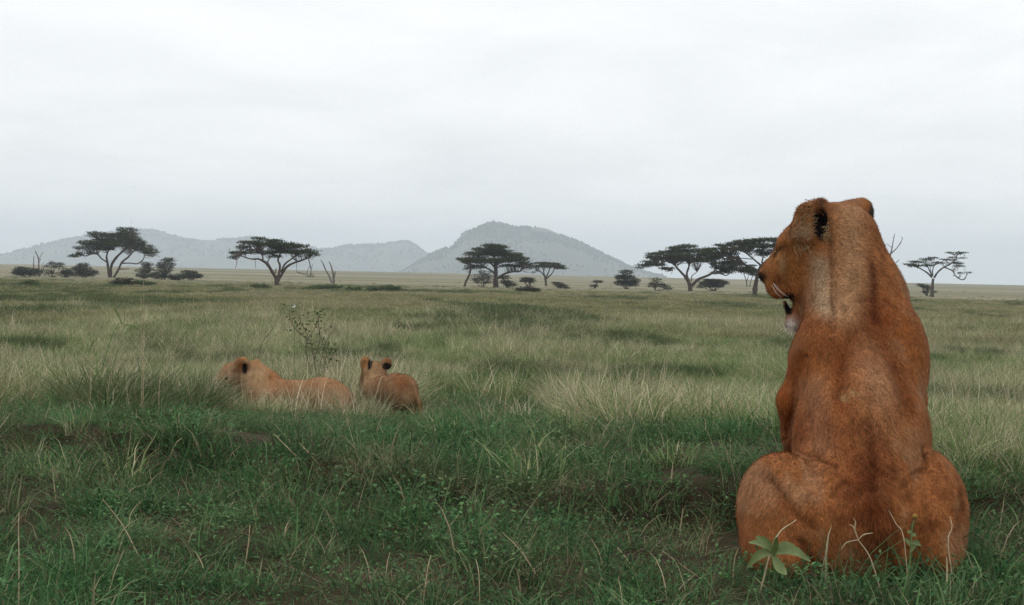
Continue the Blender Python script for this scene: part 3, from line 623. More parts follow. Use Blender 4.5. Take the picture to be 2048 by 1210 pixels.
def seg_dist(v, pts):
    """distance in the picture-upright plane (x, z) from vertices to a polyline"""
    best = np.full(len(v), 9.0)
    for a, b in zip(pts[:-1], pts[1:]):
        a2 = a[[0, 2]]; b2 = b[[0, 2]]; ba = b2 - a2; w2 = v[:, [0, 2]] - a2
        t = np.clip((w2 @ ba) / (ba @ ba + 1e-9), 0, 1)
        best = np.minimum(best, np.linalg.norm(w2 - t[:, None] * ba, axis=1))
    return best

B = Body((0.6, 4.2, -0.06), (1.66, 5.75, 1.32), 0.0052)
# hind quarters
B.ell(Q(1712, 1050, .20), (R(120, .2), .21, R(128, .2)), .03)
B.ell(Q(1582, 1040, .32), (R(96, .32), .30, R(128, .32)), .05)
B.ell(Q(1556, 1012, .34), (R(72, .34), .25, R(96, .34)), .06)
B.ell(Q(1563, 1105, .22), (R(72, .22), .22, R(58, .22)), .06)
B.ell(Q(1830, 1040, .32), (R(84, .32), .30, R(128, .32)), .05)
B.ell(Q(1850, 1005, .34), (R(62, .34), .25, R(106, .34)), .06)
B.ell(Q(1842, 1098, .22), (R(64, .22), .22, R(55, .22)), .06)
B.ell(Q(1715, 1120, .16), (R(85, .16), .15, R(60, .16)), .05)
for sx in (1580, 1832):          # hind feet, flat on the ground beside the haunches
    a = Q(sx, 1150, .25); a[2] = 0.05
    B.cone(a, a + [(-.02 if sx < 1700 else .02), .48, 0.0], .055, .05, .05)
    B.ell(a + [(-.02 if sx < 1700 else .02), .55, 0.0], (.06, .08, .045), .03)
    for t in (-1, 0, 1): B.ell(a + [t * .032, .62, -.005], (.022, .035, .03), .012)
# tail curling down over the ground
B.cone(Q(1742, 1015, .03), Q(1765, 1060, -.005), R(17, 0), R(15, 0), .035)
B.cone(Q(1765, 1060, -.005), Q(1800, 1118, .02), R(15, 0), R(13, 0), .025)
tl = Q(1812, 1150, .05); tl[2] = .035
B.cone(Q(1800, 1118, .02), tl, R(13, 0), .02, .02); B.cone(tl, tl + [.16, .28, -.01], .02, .02, .02); B.cone(tl + [.16, .28, -.01], tl + [.1, .5, -.005], .022, .03, .02)
# trunk
T0 = B.d.copy(); B.d[:] = 0.3
B.cone(Q(1718, 1010, .24), Q(1721, 870, .45), R(122, .24), R(126, .45), .05)
B.cone(Q(1721, 870, .45), Q(1723, 740, .64), R(126, .45), R(114, .64), .05)
B.ell(Q(1722, 900, .5), (R(127, .5), .24, R(150, .5)), .05)
# shoulders and shoulder blades
B.ell(Q(1660, 715, .62), (R(72, .62), .17, R(105, .62)), .05)
B.ell(Q(1790, 718, .62), (R(62, .62), .17, R(105, .62)), .05)
B.ell(Q(1690, 660, .64), (R(52, .6), .13, R(62, .6)), .05)
B.ell(Q(1768, 662, .64), (R(50, .6), .13, R(62, .6)), .05)
# neck
B.cone(Q(1722, 700, .68), Q(1712, 600, .76), R(108, .68), R(97, .76), .06)
B.cone(Q(1712, 600, .76), Q(1692, 478, .83), R(94, .76), R(66, .83), .05)
B.cone(Q(1652, 640, .84), Q(1652, 720, .74), R(36, .84), R(72, .74), .06)
h = np.maximum(.010 - np.abs(B.d - T0), 0) / .010
B.d = np.minimum(B.d, T0) - h * h * .010 * .25
# forelegs
for x0, x1, x2, r0, r1 in ((1628, 1588, 1590, 44, 33), (1806, 1818, 1814, 42, 33)):
    B.cone(Q(x0, 730, .66), Q(x1, 805, .68), R(r0, .66), R(r1, .68), .03)
    B.cone(Q(x1, 800, .68), Q(x2, 870, .74), R(r1, .68), R(26, .74), .02)
    B.cone(Q(x2, 870, .74), Q(x2 + 2, 935, .80), R(25, .74), R(22, .8), .02)
    a = Q(x2 + 2, 935, .80); g = a.copy(); g[2] = .05; g[1] += .02
    B.cone(a, g, R(22, .8), .042, .02); B.ell(g + [0, .05, -.01], (.058, .085, .045), .03)
    for t in (-1.5, -.5, .5, 1.5): B.ell(g + [t * .026, .12, -.015], (.019, .035, .028), .01)
# head, turned to the left with the mouth open
B.ell(Q(1658, 478, .86), (R(78, .86), .125, R(72, .86)), .04)
B.ell(Q(1600, 482, .86), (R(40, .86), .085, R(34, .86)), .03)
B.cone(Q(1608, 508, .87), Q(1560, 545, .88), R(46, .87), R(31, .88), .03)
B.cone(Q(1582, 494, .88), Q(1536, 547, .89), R(22, .88), R(17, .89), .02)
B.ell(Q(1531, 552, .89), (R(13, .89), .026, R(12, .89)), .012)
B.ell(Q(1553, 570, .875), (R(22, .88), .042, R(24, .88)), .015)
B.ell(Q(1560, 582, .865), (R(18, .88), .035, R(14, .88)), .015)
B.ell(Q(1622, 542, .83), (R(46, .83), .085, R(52, .83)), .035)
B.ell(Q(1600, 566, .85), (R(32, .85), .06, R(34, .85)), .03)
B.cone(Q(1622, 585, .86), Q(1600, 640, .88), R(32, .86), R(21, .88), .03)
B.ell(Q(1591, 645, .87), (R(20, .88), .042, R(17, .88)), .015)
B.cone(Q(1583, 634, .885), Q(1569, 604, .89), R(9, .88), R(4, .88), .012)
B.cone(Q(1562, 606, .87), Q(1582, 612, .87), R(7, .87), R(9, .87), .01, sub=True)
B.cone(Q(1581, 598, .80), Q(1580, 626, .80), R(5, .8), R(5, .8), .01, sub=True)
# brow ridge, eye socket
B.ell(Q(1566, 484, .86), (R(10, .86), .05, R(9, .86)), .02)
B.ell(Q(1552, 506, .80), (R(10, .8), .035, R(9, .8)), .015, sub=True)
# near ear: a cup open towards the viewer; far ear seen from its back
B.ell(Q(1632, 440, .78), (R(35, .78), .05, R(40, .78)), .02)
B.ell(Q(1642, 405, .79), (R(13, .78), .03, R(9, .78)), .015)
B.ell(Q(1612, 436, .77), (R(24, .77), .04, R(30, .77)), .02)
B.ell(Q(1640, 444, .715), (R(17, .72), .066, R(31, .72)), .006, sub=True)
B.ell(Q(1612, 462, .77), (R(30, .78), .045, R(28, .78)), .03)
B.ell(Q(1722, 428, .93), (R(25, .93), .045, R(33, .93)), .018)
B.ell(Q(1700, 420, .9), (R(26, .9), .05, R(20, .9)), .03)

# skin folds, muscle edges and spine furrow, pressed into or raised from the near side of the body
def line(pts): return np.array([Q(a, b, c) for a, b, c in pts])
folds = [(line([(1655, 470, .78), (1650, 520, .78), (1645, 570, .78), (1638, 615, .78), (1628, 655, .78)]), .011, .010),
         (line([(1640, 620, .7), (1672, 590, .7), (1700, 570, .7)]), .013, .006),
         (line([(1660, 600, .7), (1690, 570, .7), (1712, 530, .7), (1722, 470, .7), (1712, 430, .7)]), .018, .006),
         (line([(1676, 625, .6), (1700, 604, .6), (1728, 598, .6)]), .011, .007), (line([(1762, 600, .6), (1782, 612, .6)]), .011, .007),
         (line([(1668, 790, .4), (1684, 730, .4), (1712, 680, .4), (1742, 660, .4), (1768, 680, .4), (1785, 730, .4), (1795, 800, .4)]), .022, .013),
         (line([(1738, 640, .5), (1738, 600, .5), (1730, 540, .5)]), .02, .008),
         (line([(1735, 800, .3), (1736, 900, .2), (1738, 1000, .1), (1742, 1080, .0)]), .014, .010),
         (line([(1646, 980, .2), (1660, 962, .2), (1675, 955, .2)]), .010, .007),
         (line([(1550, 970, .1), (1575, 1010, .1), (1592, 1030, .1), (1620, 1050, .1)]), .016, .014),
         (line([(1600, 1080, .05), (1625, 1120, .05), (1660, 1150, .05)]), .014, .014),
         (line([(1842, 893, .3), (1838, 908, .3), (1825, 926, .3), (1798, 937, .3)]), .007, .014),
         (line([(1588, 908, .3), (1620, 910, .3), (1650, 920, .3)]), .008, .010),
         (line([(1800, 975, .1), (1825, 965, .1), (1850, 940, .1)]), .014, .005),
         (line([(1905, 985, .2), (1895, 1015, .2), (1885, 1045, .2)]), .016, .006),
         (line([(1760, 990, .0), (1775, 1040, .0), (1810, 1090, .0)]), .010, -.005),
         (line([(1790, 1030, .1), (1815, 1020, .1), (1840, 1040, .1)]), .02, -.006),
         (line([(1612, 715, .5), (1604, 760, .5), (1599, 820, .5), (1594, 890, .5)]), .009, .014)]
_v, _q = None, None
def lion_mesh_hook():
    v, q = Body.mesh(B)
    v = laplace(v, q, 3)
    n = vnormals(v, q)
    if (n * (v - v.mean(0))).sum(1).mean() < 0: q = q[:, ::-1]; n = -n
    face = np.clip(-n[:, 1] * 1.6 + 0.2, 0, 1)          # only the skin turned to the rear
    dsp = np.zeros(len(v))
    for pts, wd, dp in folds:
        dsp -= dp * np.exp(-(seg_dist(v, pts) / wd) ** 2) * face
    dsp += 0.006 * (fbm(v[:, 0] * 14, v[:, 2] * 11, 77, 3) - 0.5) * face
    lump = np.exp(-((v[:, 2] - .33) / .16) ** 2)
    dsp += 0.010 * (fbm(v[:, 0] * 22, v[:, 2] * 22, 78, 3) - 0.5) * face * lump
    return v + n * dsp[:, None], q
B.mesh = lion_mesh_hook

def mixc(col, c, w): return col * (1 - w[:, None]) + np.array(c)[None] * w[:, None]
TAWNY = (0.300, 0.112, 0.037)
DARK = (0.075, 0.020, 0.008); RUST = (0.215, 0.050, 0.008); PALE = (0.320, 0.182, 0.098); CREAM = (0.37, 0.255, 0.155)
def paint_sit(v, n):
    col = np.tile(np.array(TAWNY), (len(v), 1))
    nb = (fbm(v[:, 0] * 9, v[:, 2] * 7, 31, 4) - 0.5) * 2
    nf = (fbm(v[:, 0] * 34, v[:, 2] * 26, 32, 3) - 0.5) * 2
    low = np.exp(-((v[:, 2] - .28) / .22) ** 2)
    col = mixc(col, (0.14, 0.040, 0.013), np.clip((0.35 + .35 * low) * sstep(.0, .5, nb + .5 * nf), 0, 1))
    col = mixc(col, PALE, np.clip(0.5 * sstep(.0, .5, -nb - .4 * nf), 0, 1))
    G = lambda px, py, dy, sx, sz, sy=.3: gauss(v, Q(px, py, dy), R(sx, dy), R(sz, dy), sy)
    S = lambda pts, wd: np.exp(-(seg_dist(v, line(pts)) / wd) ** 2) * np.clip(-n[:, 1] * 2 + .6, 0, 1)
    # rusty withers and saddle, paler back between; coat with light and shade painted in
    col = mixc(col, RUST, 0.9 * G(1735, 638, .5, 85, 46, .5)); col = mixc(col, (0.13, 0.03, 0.006), 0.6 * G(1736, 622, .5, 40, 26, .5))
    col = mixc(col, (0.155, 0.040, 0.009), 0.9 * S([(1668, 800, .4), (1684, 735, .4), (1712, 685, .4), (1742, 655, .4), (1772, 685, .4), (1790, 740, .4), (1796, 810, .4)], .032))
    col = mixc(col, RUST, 0.7 * S([(1590, 715, .6), (1572, 780, .6), (1578, 840, .6)], .045))
    col = mixc(col, (0.335, 0.165, 0.082), 0.9 * G(1742, 765, .4, 38, 78, .5))
    col = mixc(col, (0.25, 0.118, 0.062), 0.6 * S([(1630, 780, .4), (1620, 880, .4)], .035))
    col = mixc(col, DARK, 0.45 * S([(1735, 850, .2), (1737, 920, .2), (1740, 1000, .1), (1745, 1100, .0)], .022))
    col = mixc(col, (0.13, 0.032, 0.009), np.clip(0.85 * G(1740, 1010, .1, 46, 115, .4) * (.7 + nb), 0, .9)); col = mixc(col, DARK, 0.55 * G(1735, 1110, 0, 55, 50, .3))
    col = mixc(col, DARK, 0.45 * S([(1550, 960, .1), (1570, 1010, .1), (1594, 1034, .1), (1620, 1050, .1)], .022))  # shade painted dark along the upper haunch fold
    col = mixc(col, DARK, 0.5 * S([(1590, 1070, .05), (1620, 1115, .05), (1660, 1150, .05)], .016))  # lower haunch fold, its shade painted in
    col = mixc(col, DARK, 0.6 * S([(1842, 893, .3), (1838, 908, .3), (1825, 926, .3), (1798, 937, .3)], .006)); col = mixc(col, DARK, 0.5 * S([(1588, 908, .3), (1620, 910, .3), (1650, 920, .3)], .007)); col = mixc(col, DARK, 0.5 * S([(1646, 978, .2), (1660, 960, .2), (1678, 953, .2)], .008))  # painted shade in the creases where thighs meet torso
    col = mixc(col, DARK, 0.45 * S([(1906, 980, .2), (1895, 1015, .2), (1880, 1050, .2)], .016))  # shade of the outer thigh fold, put into the coat colour
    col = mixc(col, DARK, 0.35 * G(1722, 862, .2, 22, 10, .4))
    col = mixc(col, (0.40, 0.25, 0.11), 0.7 * G(1690, 795, .3, 7, 8, .5)); col = mixc(col, (0.4, 0.25, 0.11), 0.6 * G(1704, 785, .3, 6, 6, .5))
    col = mixc(col, (0.40, 0.23, 0.10), 0.55 * G(1888, 995, .2, 8, 13, .4))
    col = mixc(col, DARK, 0.5 * S([(1676, 625, .6), (1700, 606, .6), (1726, 600, .6)], .007)); col = mixc(col, DARK, 0.5 * S([(1762, 600, .6), (1784, 614, .6)], .007))  # withers folds darkened with painted shade
    # pale neck, cheek and throat
    col = mixc(col, (0.350, 0.195, 0.098), 0.9 * S([(1694, 430, .8), (1686, 500, .8), (1674, 560, .8), (1654, 618, .8)], .062))
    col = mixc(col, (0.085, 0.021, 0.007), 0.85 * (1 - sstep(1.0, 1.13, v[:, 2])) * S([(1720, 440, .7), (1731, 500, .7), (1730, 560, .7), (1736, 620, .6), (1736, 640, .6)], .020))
    col = mixc(col, CREAM, 0.9 * S([(1628, 525, .8), (1626, 580, .8), (1622, 615, .8)], .030))
    col = mixc(col, (0.10, 0.035, 0.014), 0.6 * S([(1654, 475, .78), (1650, 520, .78), (1645, 570, .78), (1638, 615, .78)], .0065))  # neck crease: its shade painted as a dark line
    col = mixc(col, (0.25, 0.11, 0.035), 0.6 * G(1600, 480, .8, 30, 22))
    col = mixc(col, (0.20, 0.075, 0.018), 0.8 * G(1572, 535, .85, 34, 30))
    col = mixc(col, (0.30, 0.19, 0.09), 0.6 * G(1562, 528, .83, 8, 20, .2))
    col = mixc(col, (0.09, 0.032, 0.012), 0.7 * G(1551, 562, .85, 10, 16, .2))
    col = mixc(col, CREAM, 0.85 * G(1606, 464, .74, 17, 15, .12))
    col = mixc(col, (0.035, 0.016, 0.008), 0.9 * S([(1561, 493, .85), (1554, 504, .85), (1549, 512, .85)], .005))
    col = mixc(col, (0.62, 0.58, 0.52), 0.95 * G(1583, 650, .85, 13, 14, .06))
    for cx_, cz_ in ((1605, 592), (1609, 612), (1611, 632), (1608, 650)): col = mixc(col, (0.055, 0.018, 0.010), 0.6 * G(cx_, cz_, .84, 9, 13, .045))  # shadowed gap between jaw and neck, painted on as dark spots
    col = mixc(col, (0.010, 0.006, 0.008), sstep(.3, .55, G(1579, 612, .86, 9, 18, .16)))
    col = mixc(col, (0.010, 0.006, 0.008), sstep(.3, .55, G(1573, 590, .86, 11, 7, .12)))
    col = mixc(col, (0.015, 0.010, 0.010), np.clip(1.6 * G(1520, 553, .89, 7, 9, .1), 0, 1))
    # ears: black-brown near hollow (pigment and painted shade), black back of the far one
    nt_ = (fbm(v[:, 0] * 120, v[:, 2] * 120, 35, 2) - .5)
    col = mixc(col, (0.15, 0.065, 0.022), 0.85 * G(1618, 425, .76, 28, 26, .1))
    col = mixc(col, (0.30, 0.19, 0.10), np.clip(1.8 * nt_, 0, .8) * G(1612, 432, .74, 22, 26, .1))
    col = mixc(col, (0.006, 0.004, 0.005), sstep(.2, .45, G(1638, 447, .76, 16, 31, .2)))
    col = mixc(col, (0.02, 0.013, 0.010), 0.85 * G(1640, 404, .77, 10, 13, .1))
    col = mixc(col, (0.24, 0.11, 0.045), sstep(.3, .6, G(1660, 448, .74, 6, 24, .2)))
    col = mixc(col, (0.030, 0.028, 0.026), sstep(.25, .5, G(1744, 433, .92, 13, 28, .2)))
    # belly side paler
    col = mixc(col, (0.4, 0.3, 0.2), 0.7 * sstep(.4, .9, n[:, 1]) * (v[:, 2] < .8))
    # dark hair behind the wrist
    col = mixc(col, (0.03, 0.02, 0.012), 0.7 * G(1580, 895, .75, 12, 16, .25))
    return np.clip(col, 0.004, 0.9)

def flow_sit(p):
    hd = sstep(.86, .96, p[:, 2]) * (1 - sstep(1.25, 1.36, p[:, 0]))
    f = np.tile(np.array([0.0, -0.3, -1.0]), (len(p), 1))
    f[:, 0] = np.clip((p[:, 0] - 1.06) * 1.5, -.6, .6)
    return f * (1 - hd[:, None]) + hd[:, None] * np.array([0.8, -.2, -.5])

lion0 = Q(1710, 1150, .3); lion0[2] = float(gz(lion0[0], lion0[1])) - 0.01
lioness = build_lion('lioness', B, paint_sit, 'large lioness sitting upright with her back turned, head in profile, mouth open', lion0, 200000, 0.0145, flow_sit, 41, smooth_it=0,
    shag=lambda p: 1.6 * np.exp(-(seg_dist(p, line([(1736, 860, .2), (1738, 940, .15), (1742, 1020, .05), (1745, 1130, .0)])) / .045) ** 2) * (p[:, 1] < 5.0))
lioness.location.z = lioness.location.z  # seated on the ground
# longer hair: ear tufts, ear rims, chin and cheek ruff
def tuft_hair(name, n, boxes, seed):
    rng = np.random.default_rng(seed); V = []; C = []
    for (c, sx, sz, dy, dirv, ln, cl) in boxes:
        for k in range(n):
            b = Q(c[0] + rng.normal() * sx, c[1] + rng.normal() * sz, dy + rng.normal() * .006); dv = np.array(dirv) + rng.normal(size=3) * .35; dv /= np.linalg.norm(dv)
            L_ = ln * rng.uniform(.5, 1.2); sd = np.cross(dv, [0, 1, 0]); sd /= np.linalg.norm(sd) + 1e-6; cc = np.array(cl) * rng.uniform(.5, 1.5)
            V += [b - sd * .0011, b + sd * .0011, b + dv * L_]; C += [[*cc, 1]] * 3
    o = mesh_np(name, np.array(V), np.arange(len(V)).reshape(-1, 3), M_fur, lioness, attrs={'coat': ('FLOAT_COLOR', np.clip(np.array(C), 0, 1))})
    tag(o, kind='stuff')
tuft_hair('long_hair', 110, [((1606, 452), 10, 14, .725, (.7, -.3, .5), .034, (.33, .22, .12)), ((1604, 430), 8, 10, .735, (.8, -.3, .3), .03, (.17, .07, .025)),
    ((1622, 415), 12, 8, .745, (.3, -.4, -.7), .026, (.12, .05, .02)), ((1656, 470), 4, 10, .73, (-.5, -.5, -.5), .024, (.3, .2, .1)), 
    ((1584, 655), 9, 5, .845, (-.2, 0, -.9), .022, (.6, .56, .5)), ((1617, 490), 16, 8, .76, (.4, -.3, -.8), .03, (.3, .2, .11))], 55)
# eye and whiskers
def sphere(c, r, n=10):
    th = np.linspace(0, np.pi, n); ph = np.linspace(0, 2 * np.pi, 2 * n, endpoint=False)
    V = np.array([[r * math.sin(t) * math.cos(p), r * math.sin(t) * math.sin(p), r * math.cos(t)] for t in th for p in ph]) + c
    ix = np.arange(len(V)).reshape(n, 2 * n)
    return V, np.stack([ix[:-1], ix[1:], np.roll(ix, -1, 1)[1:], np.roll(ix, -1, 1)[:-1]], -1).reshape(-1, 4)
v, f = sphere(Q(1555, 506, .868), .011); mesh_np('eye', v, f, M_eye, lioness, smooth=True)
for i, (a, b, c) in enumerate([((1546, 566), (1556, 580), (1571, 592)), ((1549, 568), (1562, 583), (1577, 594)), ((1545, 572), (1552, 585), (1563, 595))]):
    v, f, _, _ = tube([Q(*a, .825), Q(*b, .80), Q(*c, .79)], [.0005, .0005, .0002], 4)
    mesh_np('whisker', v, f, M_whisk, lioness)

# --- the two lions further off, in the grass
D1 = 13.5
def K(px, py, dy): return P(px, py, D1 + dy)
def r1(r): return r * D1 / F
gl = float(gz(K(560, 830, 0)[0], 13.5))
B2 = Body(K(400, 900, 0) + [0, -.6, -.2], K(740, 690, 0) + [0, 1.1, .1], 0.011)
B2.cone(K(655, 808, -.02), K(585, 812, .08), r1(50), r1(50), .05)
B2.cone(K(585, 812, .08), K(528, 808, .18), r1(50), r1(52), .05)
B2.ell(K(672, 815, -.06), (r1(36), .17, r1(42)), .05)
B2.ell(K(640, 800, .0), (r1(40), .2, r1(45)), .05)
B2.cone(K(530, 790, .2), K(498, 752, .24), r1(44), r1(30), .05)
B2.cone(K(535, 765, .2), K(510, 745, .24), r1(26), r1(22), .05)
B2.ell(K(478, 752, .24), (r1(34), .14, r1(30)), .04)
B2.cone(K(462, 750, .24), K(440, 768, .25), r1(24), r1(17), .03)
B2.ell(K(437, 774, .25), (r1(13), .06, r1(13)), .02)
B2.cone(K(470, 775, .24), K(445, 788, .25), r1(20), r1(11), .03)
B2.ell(K(484, 730, .12), (r1(17), .045, r1(17)), .012)
B2.ell(K(472, 736, .14), (r1(12), .045, r1(12)), .015)
B2.ell(K(488, 736, .065), (r1(8), .05, r1(12)), .01, sub=True)
B2.ell(K(513, 729, .36), (r1(10), .035, r1(12)), .01)
for dx_, dy_ in ((0, .02), (12, .3)):
    a = K(515 + dx_, 830, dy_); a[2] = gl + .06; B2.cone(K(525 + dx_, 812, dy_), a, r1(20), .055, .03); B2.cone(a, a + [-.34, .06, -.01], .055, .045, .03); B2.ell(a + [-.4, .07, -.015], (.07, .05, .04), .02)
a = K(690, 835, -.08); a[2] = gl + .06; B2.cone(a, a + [-.3, -.12, 0], .06, .05, .04); B2.ell(a + [-.36, -.13, -.01], (.08, .05, .04), .02)
a = K(702, 822, 0); B2.cone(a, a + [.2, .15, -.1], .022, .02, .02); B2.cone(a + [.2, .15, -.1], a + [.35, .5, -.12], .02, .026, .02)
def paint_lie(v, n):
    col = np.tile(np.array((0.36, 0.225, 0.130)), (len(v), 1))
    nb = fbm(v[:, 0] * 9, v[:, 2] * 12, 36, 4) - .5
    col = mixc(col, (0.20, 0.085, 0.032), np.clip(.25 + 1.6 * nb, 0, .6)); col = mixc(col, (0.40, 0.27, 0.16), np.clip(-1.6 * nb, 0, .5))
    col = mixc(col, (0.28, 0.125, 0.045), 0.6 * sstep(.35, .9, n[:, 2]))
    G = lambda px, py, dy, sx, sz, sy=.4: gauss(v, K(px, py, dy), r1(sx), r1(sz), sy)
    col = mixc(col, (0.44, 0.29, 0.15), 0.85 * G(515, 752, .15, 26, 18))
    col = mixc(col, (0.24, 0.09, 0.026), 0.7 * G(545, 752, .15, 12, 14))
    col = mixc(col, (0.16, 0.075, 0.032), 0.5 * G(600, 790, .0, 24, 20)); col = mixc(col, (0.38, 0.25, 0.14), 0.5 * G(650, 790, -.1, 14, 24))
    col = mixc(col, (0.40, 0.27, 0.15), 0.6 * G(455, 752, .2, 16, 10))
    col = mixc(col, (0.17, 0.065, 0.018), 0.95 * G(480, 729, .1, 13, 13, .15))
    col = mixc(col, (0.36, 0.19, 0.065), sstep(.4, .7, G(489, 716, .12, 12, 5, .2)))
    col = mixc(col, (0.010, 0.007, 0.007), sstep(.3, .55, G(489, 737, .1, 6, 12, .15)))
    col = mixc(col, (0.42, 0.24, 0.09), 0.8 * G(512, 727, .34, 9, 9, .12))
    col = mixc(col, (0.09, 0.04, 0.02), 0.7 * G(477, 762, .1, 4, 16, .15))
    col = mixc(col, (0.03, 0.02, 0.018), G(428, 772, .25, 5, 6, .15))
    col = mixc(col, (0.03, 0.02, 0.015), sstep(.3, .6, G(453, 757, .12, 5, 3.5, .2)))
    return np.clip(col, .005, .9)
flow_lie = lambda p: np.tile(np.array([1.0, -.1, -.5]), (len(p), 1))
l2 = K(580, 830, .1); l2[2] = gl
build_lion('lioness', B2, paint_lie, 'tawny lioness lying down in the tall grass with her back showing', l2, 40000, 0.02, flow_lie, 42)

B3 = Body(K(690, 900, 0) + [0, -.7, -.2], K(870, 690, 0) + [0, 1.0, .1], 0.0095)
B3.cone(K(803, 783, -.16), K(775, 782, .12), r1(31), r1(30), .04)
B3.cone(K(775, 782, .12), K(748, 782, .34), r1(30), r1(29), .04)
B3.ell(K(806, 785, -.2), (r1(29), .15, r1(36)), .04)
B3.ell(K(790, 768, -.05), (r1(24), .15, r1(22)), .04)
B3.cone(K(752, 775, .36), K(748, 750, .44), r1(25), r1(22), .04)
B3.ell(K(748, 744, .46), (r1(26), .12, r1(23)), .03)
B3.cone(K(738, 755, .52), K(730, 768, .56), r1(17), r1(13), .02)
B3.ell(K(726, 773, .58), (r1(7), .03, r1(6)), .01)
B3.ell(K(731, 727, .40), (r1(11), .028, r1(16)), .010)
B3.ell(K(728, 728, .365), (r1(6), .03, r1(10)), .008, sub=True)
B3.ell(K(773, 727, .5), (r1(11), .03, r1(13)), .010)
gc = float(gz(K(775, 830, 0)[0], 13.5))
for (x0, y0, d0, x1, d1, ra, rb) in ((818, 795, -.25, 824, -.24, 17, 9), (792, 800, -.1, 790, -.02, 16, 9), (740, 795, .32, 737, .3, 14, 9), (757, 798, .4, 757, .46, 14, 9)):
    a = K(x0, y0, d0); b_ = K(x1, 835, d1); b_[2] = gc + .18; c_ = b_.copy(); c_[2] = gc + .03; c_[1] += (.06 if d0 < 0 else .02)
    B3.cone(a, b_, r1(ra), r1(rb), .03); B3.cone(b_, c_, r1(rb), .036, .02); B3.ell(c_ + [-.02, .05, 0], (.045, .065, .035), .02)
B3.cone(K(826, 770, -.28), K(838, 805, -.3), .024, .02, .02); B3.cone(K(838, 805, -.3), K(842, 832, -.26), .02, .024, .015)
def paint_cub(v, n):
    col = np.tile(np.array((0.33, 0.190, 0.098)), (len(v), 1))
    nb = fbm(v[:, 0] * 10, v[:, 2] * 12, 37, 4) - .5
    col = mixc(col, (0.19, 0.075, 0.026), np.clip(.15 + 1.6 * nb, 0, .6)); col = mixc(col, (0.38, 0.25, 0.14), np.clip(-1.6 * nb, 0, .5))
    G = lambda px, py, dy, sx, sz, sy=.4: gauss(v, K(px, py, dy), r1(sx), r1(sz), sy)
    col = mixc(col, (0.20, 0.065, 0.02), 0.8 * G(806, 760, -.2, 22, 18))
    col = mixc(col, (0.34, 0.215, 0.13), 0.75 * G(768, 778, .1, 18, 22))
    col = mixc(col, (0.12, 0.045, 0.018), 0.6 * G(790, 795, -.1, 10, 16)); col = mixc(col, (0.40, 0.27, 0.16), 0.6 * G(812, 800, -.3, 9, 16))
    col = mixc(col, (0.38, 0.235, 0.12), 0.8 * G(748, 752, .4, 12, 24))
    col = mixc(col, (0.16, 0.06, 0.02), 0.6 * G(758, 768, .3, 6, 14))
    col = mixc(col, (0.38, 0.2, 0.08), sstep(.3, .6, G(729, 724, .38, 8, 14, .12)))
    col = mixc(col, (0.015, 0.01, 0.009), sstep(.3, .55, G(740, 729, .42, 5, 13, .14)))
    col = mixc(col, (0.015, 0.01, 0.009), sstep(.3, .55, G(773, 732, .47, 11, 8, .14)))
    col = mixc(col, (0.02, 0.014, 0.012), G(724, 773, .58, 5, 5, .1))
    return np.clip(col, .005, .9)
flow_cub = lambda p: np.tile(np.array([.6, -.5, -.5]), (len(p), 1))
l3 = K(785, 830, 0); l3[2] = gc
build_lion('lion_cub', B3, paint_cub, 'young lion standing in the grass seen from behind, black ear backs showing', l3, 40000, 0.018, flow_cub, 43)

# ------------------------------------------------------------------ grass: uncountable, one object for each belt of sward
M_g_fore = grass_material('short_green_grass', (0.020, 0.070, 0.026), (0.118, 0.225, 0.085), (0.055, 0.036, 0.022), (0.50, 0.40, 0.26), 1.1, dry_gain=1.0, dry_bias=-0.08)
M_g_mid = grass_material('tall_savanna_grass', (0.070, 0.145, 0.042), (0.235, 0.315, 0.115), (0.24, 0.19, 0.11), (0.76, 0.67, 0.48), 0.3, dry_bias=-0.05)
M_g_dark = grass_material('dark_green_clump', (0.042, 0.075, 0.028), (0.100, 0.140, 0.058), (0.12, 0.095, 0.055), (0.30, 0.25, 0.16), 0.3, dry_bias=-0.1)
M_g_far = grass_material('far_savanna_grass', (0.105, 0.140, 0.048), (0.230, 0.245, 0.105), (0.25, 0.215, 0.12), (0.46, 0.40, 0.26), 0.045)
M_straw = noise_mat('pale_straw', (0.34, 0.26, 0.15), (0.48, 0.39, 0.25), 30, coords='Object')
M_plant = noise_mat('broad_leaf_green', (0.105, 0.145, 0.042), (0.19, 0.235, 0.085), 20, rough=0.5, spec=0.4)
M_greenstem = noise_mat('green_stem', (0.06, 0.12, 0.04), (0.09, 0.15, 0.05), 20)
M_twig = noise_mat('brown_twig', (0.09, 0.06, 0.045), (0.15, 0.11, 0.085), 20)
M_flower = noise_mat('dull_yellow_flower', (0.24, 0.14, 0.03), (0.33, 0.21, 0.05), 30)
M_white = noise_mat('white_petal', (0.7, 0.7, 0.66), (0.8, 0.8, 0.77), 30)

